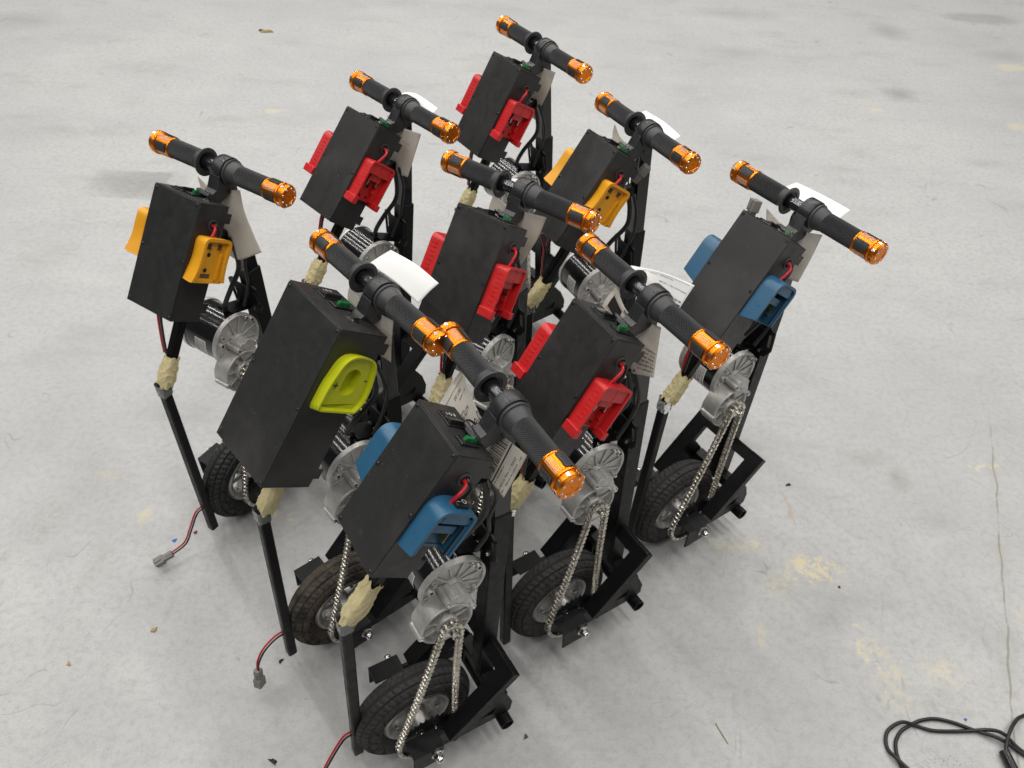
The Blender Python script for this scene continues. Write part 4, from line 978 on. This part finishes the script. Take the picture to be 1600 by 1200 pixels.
UN = [(1, (-0.1595, 0.7321, 0.5741, 0.0021, 0.0409), 'drive unit with blue battery mounts nearest the camera', 'blue', 'tyre', 'std', 'two', 0.25),
      (2, (-0.3429, 0.9627, 0.7417, 0.0063, 0.0150), 'drive unit with lime green battery mounts and the largest black box', 'lime', 'tyre_dusty', 'big', 'three', -0.15),
      (3, (0.1204, 1.0051, 0.5910, -0.0094, -0.0367), 'drive unit with red battery mounts, nearest the camera of the four red ones', 'red', 'tyre', 'std', 'two', 0.1),
      (4, (-0.6326, 1.2988, 1.0432, 0.0048, -0.0301), 'drive unit with yellow battery mounts standing leftmost of all', 'yellow', 'tyre_new', 'std', 'three', 0.35),
      (5, (-0.0787, 1.2730, 0.9611, -0.0051, -0.0184), 'drive unit with red battery mounts in the middle of the group', 'red', 'tyre', 'std', 'two', -0.3),
      (6, (0.3964, 1.2729, 0.6508, -0.0060, 0.0316), 'drive unit with blue battery mounts standing rightmost of all', 'blue', 'tyre', 'std', 'two', -0.2),
      (7, (-0.4202, 1.5762, 0.7865, -0.0105, 0.0892), 'drive unit with red battery mounts between the left yellow one and the rearmost one', 'red', 'tyre', 'std', 'two', 0.3),
      (8, (0.1437, 1.5440, 0.4977, -0.0543, 0.0024), 'drive unit with yellow battery mounts at the back, behind the middle red one', 'yellow', 'tyre', 'std', 'two', -0.1),
      (9, (-0.0401, 1.9877, 0.6441, 0.0068, -0.0729), 'drive unit with red battery mounts standing rearmost, at the top of the photo', 'red', 'tyre', 'std', 'two', 0.15)]
PLUGS = {4: ([(-0.128, 0.0, 0.082), (-0.150, 0.004, 0.078), (-0.176, 0.006, 0.045), (-0.200, 0.010, 0.012), (-0.236, 0.022, 0.0)], (-0.85, 0.45, -0.28), 0.6),
         2: ([(-0.128, 0.0, 0.080), (-0.150, 0.0, 0.082), (-0.180, -0.004, 0.072), (-0.200, -0.010, 0.052), (-0.207, -0.015, 0.030)], (-0.15, -0.22, -1.0), 0.3),
         1: ([(-0.128, 0.0, 0.080), (-0.150, 0.0, 0.078), (-0.185, -0.010, 0.040), (-0.215, -0.022, 0.004), (-0.26, -0.040, -0.022)], (-0.9, -0.3, -0.05), 0.3),
         8: ([(-0.085, 0.0, 0.548), (-0.088, 0.0, 0.575), (-0.084, 0.002, 0.605), (-0.082, 0.022, 0.628), (-0.080, 0.026, 0.640)], (0.25, -0.9, 0.30), 0.8)}
ROOT = {}
for U, pose, lab, mount, ty, bk, sw, gr in UN:
    ROOT[U] = drive_unit(U, pose, lab, mount, ty, bk, sw, U * 3 + 1, gr, PLUGS.get(U))

# ------------------------------------------------------------------ shipping labels tucked behind the handlebars
def cat4(p, q, r, s, t): return 0.5*((2*q) + (r - p)*t + (2*p - 5*q + 4*r - s)*t*t + (3*q - p - 3*r + s)*t**3)
class Sheet:
    def __init__(s, rows): s.g = [[Vector(p) for p in r] for r in rows]
    def _line(s, pts, t):
        n = len(pts) - 1; x = max(0.0, min(0.99999, t))*n; i = int(x); f = x - i
        P = lambda k: pts[k] if 0 <= k <= n else (pts[0]*2 - pts[1] if k < 0 else pts[n]*2 - pts[n-1])
        return cat4(P(i-1), P(i), P(i+1), P(i+2), f)
    def at(s, u, t, off=0.0):
        def q(u, t): return s._line([s._line(r, u) for r in s.g], t)
        p = q(u, t)
        if off:
            e = 0.01; du = q(min(1, u+e), t) - q(max(0, u-e), t); dt = q(u, min(1, t+e)) - q(u, max(0, t-e)); n = du.cross(dt).normalized()
            if n.x > 0.0 and abs(n.x) > 0.05 or (abs(n.x) <= 0.05 and n.z < 0): n = -n
            p = p + n*off
        return p
    def mesh(s, nu=22, nt=22):
        mb = MB(); mb.add([s.at(i/nu, j/nt) for j in range(nt+1) for i in range(nu+1)], [(j*(nu+1)+i, j*(nu+1)+i+1, (j+1)*(nu+1)+i+1, (j+1)*(nu+1)+i) for j in range(nt) for i in range(nu)]); return mb
    def patch(s, mb, u0, u1, t0, t1, off=0.0007):
        n = max(1, int(abs(u1-u0)*24)); m = max(1, int(abs(t1-t0)*24))
        mb.add([s.at(u0+(u1-u0)*i/n, t0+(t1-t0)*j/m, off) for j in range(m+1) for i in range(n+1)], [(j*(n+1)+i, j*(n+1)+i+1, (j+1)*(n+1)+i+1, (j+1)*(n+1)+i) for j in range(m) for i in range(n)])
def label_sheet(U, rows, label, matn='paper', prints=None, flap=None, fprints=None):
    S = Sheet(rows); root = ROOT[U]
    def sheet(name, S, m_, par):
        o = bpy.data.objects.new(name, mesh_of(f'{name}|{U}', S.mesh, M[m_], 60)); COL.objects.link(o); o.parent = par
        m = o.modifiers.new('thickness', 'SOLIDIFY'); m.thickness = 0.00025; m.offset = 0; return o
    o = sheet('shipping_label', S, 'paper', None)
    o.matrix_world = root.matrix_world.copy(); tag(o, label, 'label', 'paper shipping labels on the drive units')
    if prints: prints(S, o)
    if flap:
        S2 = Sheet(flap); f = sheet('label_flap', S2, matn, o)
        if fprints: fprints(S2, f)
    return o
def ptext(S, o, txt, size, u, t, Lu, Lt, flip=1, al='CENTER', name='lettering'):
    part(name, lambda: text_mesh(txt, size, lambda a, b, d: S.at(u - flip*b/Lu, t - flip*a/Lt, 0.0008), 0, al), M['ink'], o, f'{txt}{u}{t}{id(S)}')
def small_print(S, o, u0, u1, t0, t1, along, seed, fill=0.62):
    rnd = random.Random(seed)
    def fn():
        mb = MB(); a, b = (u0, u1) if along == 'u' else (t0, t1); x = a; step = (b - a)/26
        while x < b:
            w_ = step*rnd.uniform(0.35, 0.9); c, d = (t0, t1) if along == 'u' else (u0, u1); m = c + (d - c)*rnd.uniform(0, 0.35); n = d - (d - c)*rnd.uniform(0, 0.35)
            if rnd.random() < 0.86: S.patch(mb, x, min(b, x + w_), m, n) if along == 'u' else S.patch(mb, m, n, x, min(b, x + w_))
            x += w_ + step*rnd.uniform(0.25, 0.6)
        return mb
    part('small_print', fn, M['ink'], o, f'{seed}{u0}{t0}', kind='stuff')
def print_front(S, o):
    Lu, Lt = 0.215, 0.075
    T = lambda *q, **k: ptext(S, o, *q, Lu, Lt, **k)
    T('20 LBS', 0.0085, 0.115, 0.40); small_print(S, o, 0.155, 0.172, 0.10, 0.42, 't', 21); small_print(S, o, 0.09, 0.112, 0.80, 0.95, 't', 22)
    T('08819-4279', 0.0095, 0.275, 0.55); small_print(S, o, 0.235, 0.250, 0.45, 0.80, 't', 23); T('A 937 9-09', 0.0190, 0.40, 0.42); small_print(S, o, 0.455, 0.475, 0.30, 0.85, 't', 24)
    rnd = random.Random(4); t = 0.02
    def bars():
        mb = MB(); t = 0.02
        while t < 0.97: w_ = rnd.choice((0.010, 0.010, 0.02, 0.03)); S.patch(mb, 0.60, 0.765, t, min(0.985, t + w_)); t += w_ + rnd.choice((0.012, 0.018, 0.028))
        return mb
    part('barcode', bars, M['ink'], o, 'front', kind='stuff')
    part('heavy_rule', lambda: (lambda mb: (S.patch(mb, 0.788, 0.803, 0.0, 1.0), mb)[1])(MB()), M['ink'], o, 'front')
    small_print(S, o, 0.822, 0.838, 0.50, 0.95, 't', 25); T('Reference No.1: 4327', 0.0080, 0.905, 0.66); small_print(S, o, 0.948, 0.962, 0.10, 0.95, 't', 26)
    part('thin_rule', lambda: (lambda mb: (S.patch(mb, 0.060, 0.064, 0.05, 1.0), mb)[1])(MB()), M['ink'], o, 'front')
def rect(S, o, n, u0, u1, t0, t1): part(n, lambda: (lambda mb: (S.patch(mb, u0, u1, t0, t1), mb)[1])(MB()), M['ink'], o, f'r{u0}{t0}{id(S)}')
def flow(S, o, txt, size, u, t, Lu, Lt): part('lettering', lambda: text_mesh(txt, size, lambda a, b, d: S.at(u - a/Lu, t + b/Lt, 0.0008)), M['ink'], o, f'{txt}{u}{t}')
def print_right(S, o):
    rect(S, o, 'service_block', 0.08, 0.36, 0.14, 0.44); rect(S, o, 'rule', 0.06, 0.66, 0.465, 0.478); rect(S, o, 'rule', 0.08, 0.66, 0.105, 0.112)
    def bars():
        mb = MB(); rnd = random.Random(9); u = 0.40
        while u < 0.66: w_ = rnd.choice((0.008, 0.014)); S.patch(mb, u, u + w_, 0.02, 0.10); S.patch(mb, u, u + w_, 0.52, 0.62); u += w_ + rnd.choice((0.012, 0.018))
        return mb
    part('barcode', bars, M['ink'], o, 'right', kind='stuff')
    for i in range(6): small_print(S, o, 0.70 + 0.03*(i % 3), 0.98, 0.49 + 0.075*i, 0.535 + 0.075*i, 'u', 31 + i)
def print_flap(S, o):
    flow(S, o, 'Reference No.1: 47280', 0.0075, 0.74, 0.42, 0.155, 0.10); small_print(S, o, 0.20, 0.70, 0.14, 0.18, 'u', 41); small_print(S, o, 0.80, 0.97, 0.69, 0.75, 'u', 42); small_print(S, o, 0.06, 0.18, 0.27, 0.33, 'u', 43)
    rect(S, o, 'rule', 0.10, 0.95, 0.08, 0.088); rect(S, o, 'rule', 0.72, 0.99, 0.80, 0.83)
SHEETS = {
1: ([[(.145,.124,.800),(.130,.07,.800),(.124,.01,.79),(.135,-.033,.795),(.145,-.067,.793)], [(.122,.119,.778),(.120,.07,.765),(.118,.01,.755),(.124,-.03,.757),(.130,-.066,.755)], [(.10,.113,.752),(.108,.068,.73),(.110,.008,.722),(.113,-.026,.717),(.115,-.064,.715)]],
    'printed beige shipping label with barcode behind the front blue unit\'s box', 'paper', print_front, None, None),
2: ([[(.132,.06,.82),(.122,.01,.81),(.14,-.05,.805)], [(.128,.068,.787),(.120,.015,.77),(.135,-.05,.77)], [(.125,.06,.75),(.118,.01,.73),(.13,-.051,.722)]],
    'blank white label sheet sticking up behind the lime green unit\'s handlebar', 'paper_lit', None, [[(.206,.050,.858),(.207,-.02,.869),(.2,-.09,.877)], [(.191,.060,.846),(.193,-.012,.856),(.186,-.083,.862)], [(.174,.070,.832),(.176,-.003,.838),(.171,-.076,.842)]], None),
3: ([[(.135,.07,.815),(.122,.015,.80),(.140,-.044,.805)], [(.118,.078,.78),(.116,.015,.76),(.130,-.055,.76)], [(.112,.075,.74),(.113,.01,.69),(.125,-.061,.715)]],
    'white printed label with a black square behind the right red unit\'s handlebar', 'paper_lit', print_right, [[(.205,.118,.800),(.205,.04,.835),(.2,-.041,.863)], [(.192,.115,.795),(.196,.037,.82),(.19,-.039,.843)], [(.178,.11,.78),(.181,.035,.795),(.176,-.037,.815)]], print_flap),
4: ([[(.135,.065,.80),(.122,.01,.80),(.140,-.045,.806)], [(.126,.05,.74),(.118,0,.74),(.135,-.05,.765)], [(.120,.03,.69),(.115,-.02,.69),(.130,-.068,.72)], [(.120,.011,.644),(.112,-.03,.655),(.125,-.086,.689)]],
    'pale label hanging like a skirt behind the leftmost yellow unit', 'paper', None, None, None),
5: ([[(.135,.05,.815),(.122,.0,.81),(.140,-.07,.808)], [(.130,.058,.78),(.120,0,.775),(.132,-.060,.765)], [(.126,.055,.735),(.120,.01,.73),(.130,-.045,.73)], [(.126,.04,.685),(.120,.01,.68),(.13,-.02,.676)]],
    'creased pale label hanging behind the middle red unit', 'paper_lit', None, [[(.2,.055,.815),(.2,.01,.826),(.195,-.03,.820)], [(.178,.06,.795),(.18,.01,.80),(.175,-.035,.80)]], None),
6: ([[(.14,.078,.80),(.122,.01,.80),(.14,-.055,.813)], [(.13,.06,.765),(.120,.01,.76),(.135,-.052,.76)], [(.125,.045,.705),(.118,.01,.70),(.13,-.046,.704)]],
    'white label standing flat behind the rightmost blue unit\'s handlebar', 'paper_lit', None, [[(.206,.074,.841),(.206,.010,.845),(.204,-.055,.847)], [(.190,.080,.835),(.190,.013,.838),(.188,-.055,.842)], [(.174,.085,.828),(.175,.016,.830),(.172,-.056,.836)]], None),
7: ([[(.14,.05,.80),(.122,0,.80),(.14,-.071,.80)], [(.13,.04,.75),(.120,0,.75),(.135,-.056,.745)], [(.125,.032,.69),(.118,0,.688),(.13,-.04,.688)]],
    'pale curled label behind the red unit at the back left', 'paper_lit', None, [[(.2,.065,.835),(.2,.02,.845),(.2,-.052,.839)], [(.19,.07,.828),(.192,.02,.838),(.19,-.054,.834)], [(.178,.075,.81),(.182,.02,.82),(.178,-.055,.825)]], None),
8: ([[(.15,.125,.80),(.124,.05,.80),(.132,-.01,.80)], [(.14,.114,.78),(.122,.045,.77),(.128,-.005,.775)], [(.135,.10,.745),(.120,.04,.74),(.126,0,.745)]],
    'white label behind the handlebar of the yellow unit at the back', 'paper_lit', None, [[(.204,.090,.836),(.205,.02,.838),(.202,-.047,.834)], [(.190,.097,.829),(.191,.024,.831),(.188,-.048,.829)], [(.176,.103,.820),(.177,.028,.823),(.174,-.05,.824)]], None),
9: ([[(.14,.02,.80),(.122,-.01,.805),(.14,-.058,.80)], [(.13,.03,.75),(.120,0,.755),(.132,-.045,.752)], [(.122,.035,.70),(.116,.01,.70),(.126,-.02,.70)], [(.118,.026,.672),(.114,.01,.665),(.12,-.005,.657)]],
    'pale label hanging below the handlebar of the rearmost red unit', 'paper', None, None, None)}
for U, q in SHEETS.items(): label_sheet(U, *q)
# grey plugs left loose behind two boxes
for U, p, d, r in ((6, (0.045, 0.045, 0.815), (0.30, 0.10, 0.95), 0.4), (8, (0.118, -0.020, 0.735), (0.45, -0.25, 0.75), 0.2)):
    part('plug_connector', m_connector(p, d, r), M['connector'], ROOT[U], f'b{U}', 0.0008)

# ------------------------------------------------------------------ black cord in the corner
cr = empty('power_cord', 'black power cord looped on the concrete at the bottom right corner', 'cord')
def cord(name, pts, r, z=0.0048):
    o = part(name, lambda: MB().tube([(x, y, (q[0] if q else z) - ZO) for x, y, *q in pts], r, 14, 8), M['loom'], cr, name + str(pts[0])); return o
cord('cable', [(0.86, 0.60), (0.838, 0.68), (0.826, 0.725), (0.828, 0.764), (0.845, 0.790), (0.867, 0.805), (0.898, 0.819), (0.930, 0.824), (0.965, 0.818), (1.001, 0.805), (1.048, 0.785, 0.012), (1.09, 0.757), (1.16, 0.70), (1.28, 0.62)], 0.0038)
cord('cable', [(0.88, 0.62), (0.85, 0.69, 0.013), (0.823, 0.728, 0.012), (0.810, 0.752), (0.811, 0.775), (0.824, 0.796), (0.852, 0.809, 0.013), (0.885, 0.806), (0.920, 0.798), (0.986, 0.801), (1.030, 0.803, 0.012), (1.060, 0.796, 0.012), (1.092, 0.763), (1.17, 0.715), (1.30, 0.65)], 0.0038)
cord('cable', [(1.30, 0.86), (1.20, 0.862), (1.123, 0.842), (1.086, 0.816, 0.018), (1.060, 0.785, 0.022), (1.047, 0.757, 0.014)], 0.0038)
part('strain_relief', lambda: MB().tube([(1.047, 0.760, 0.0115 - ZO), (1.050, 0.735, 0.0110 - ZO), (1.056, 0.690, 0.0105 - ZO), (1.062, 0.64, 0.0105 - ZO)], 0.0105, 16, 4), M['plastic'], cr)

# ------------------------------------------------------------------ crumbs and scraps on the floor
def chip(name, label, x, y, s, material, seed, flat=0.25, stretch=1.0, rot=0.0, cat='scrap'):
    rnd = random.Random(seed)
    def fn():
        mb = MB(); n = 7; ang = sorted(rnd.random()*2*pi for _ in range(n)); V = []
        for zz, k in ((0.0003, 1.0), (s*flat, 0.75)):
            for a in ang:
                r_ = s*rnd.uniform(0.6, 1.0)*k; px, py = r_*cos(a)*stretch, r_*sin(a)
                V.append((x + px*cos(rot) - py*sin(rot), y + px*sin(rot) + py*cos(rot), zz + rnd.random()*s*flat*0.3 - ZO))
        mb.add(V, [tuple(range(n)), tuple(range(n, 2*n))] + [(i, (i+1) % n, n + (i+1) % n, n + i) for i in range(n)]); return mb
    o = part(name, fn, M[material], None, f'{x}{y}', smooth=20); tag(o, label, cat, 'small scraps on the floor'); return o
chip('plastic_scrap', 'tiny blue plastic scrap by the leftmost unit\'s plug wire', -0.790, 1.168, 0.006, 'bluebit', 1, 0.3, 1.6, 0.3)
chip('plastic_scrap', 'tiny dark red scrap right of the leftmost unit\'s plug wire', -0.749, 1.195, 0.007, 'redbit', 2, 0.6)
chip('rubber_scrap', 'small black crumb by the foot of the lime unit\'s bent tube', -0.463, 0.874, 0.006, 'dark', 3, 0.5, 1.4, 0.8)
chip('rubber_scrap', 'dark grey flake at the bottom edge, left of the front wheel', -0.431, 0.660, 0.012, 'dark', 4, 0.3)
chip('rubber_scrap', 'flat dark sliver at the bottom edge near the front plug wire', -0.347, 0.652, 0.016, 'brown', 5, 0.2, 1.6)
chip('wood_chip', 'tan chip on open floor left of the lime unit', -0.757, 0.931, 0.008, 'tan', 6, 0.4, 1.2, 1.0)
chip('wood_chip', 'pale tan crumb on the floor at the far lower left', -0.907, 0.843, 0.007, 'tan', 7, 0.3, 1.3, 1.9)
chip('wood_chip', 'brown crumb on the floor right of the front unit\'s fork', 0.066, 0.739, 0.008, 'brown', 8, 0.5)
chip('wood_chip', 'dark wad of grit near the upper right of the bare floor', 0.745, 1.448, 0.007, 'dark', 9, 0.5, 1.3, 0.5)
chip('wood_chip', 'brown grain on the floor beside the pale glue patch', 0.806, 1.140, 0.005, 'brown', 10, 0.5)
chip('dried_leaf', 'dried brown leaf scrap at the top left of the floor', -1.338, 4.264, 0.024, 'tan', 11, 0.35, 1.8, 0.1)
chip('dried_leaf', 'dark end of a dried leaf at the top left', -1.372, 4.272, 0.011, 'brown', 12, 0.6, 1.5, 0.1)
chip('plastic_scrap', 'tiny dark blue plastic bit beside the black cord', 0.996, 0.829, 0.004, 'bluebit', 13, 0.5, 1.8, -1.0)
st = part('straw', lambda: MB().tube([(0.462, 0.790, 0.0015 - ZO), (0.470, 0.772, 0.002 - ZO), (0.482, 0.748, 0.0015 - ZO)], 0.0010, 8, 3), M['tan'], None)
tag(st, 'thin tan straw lying on the floor right of the front unit', 'straw', 'small scraps on the floor')
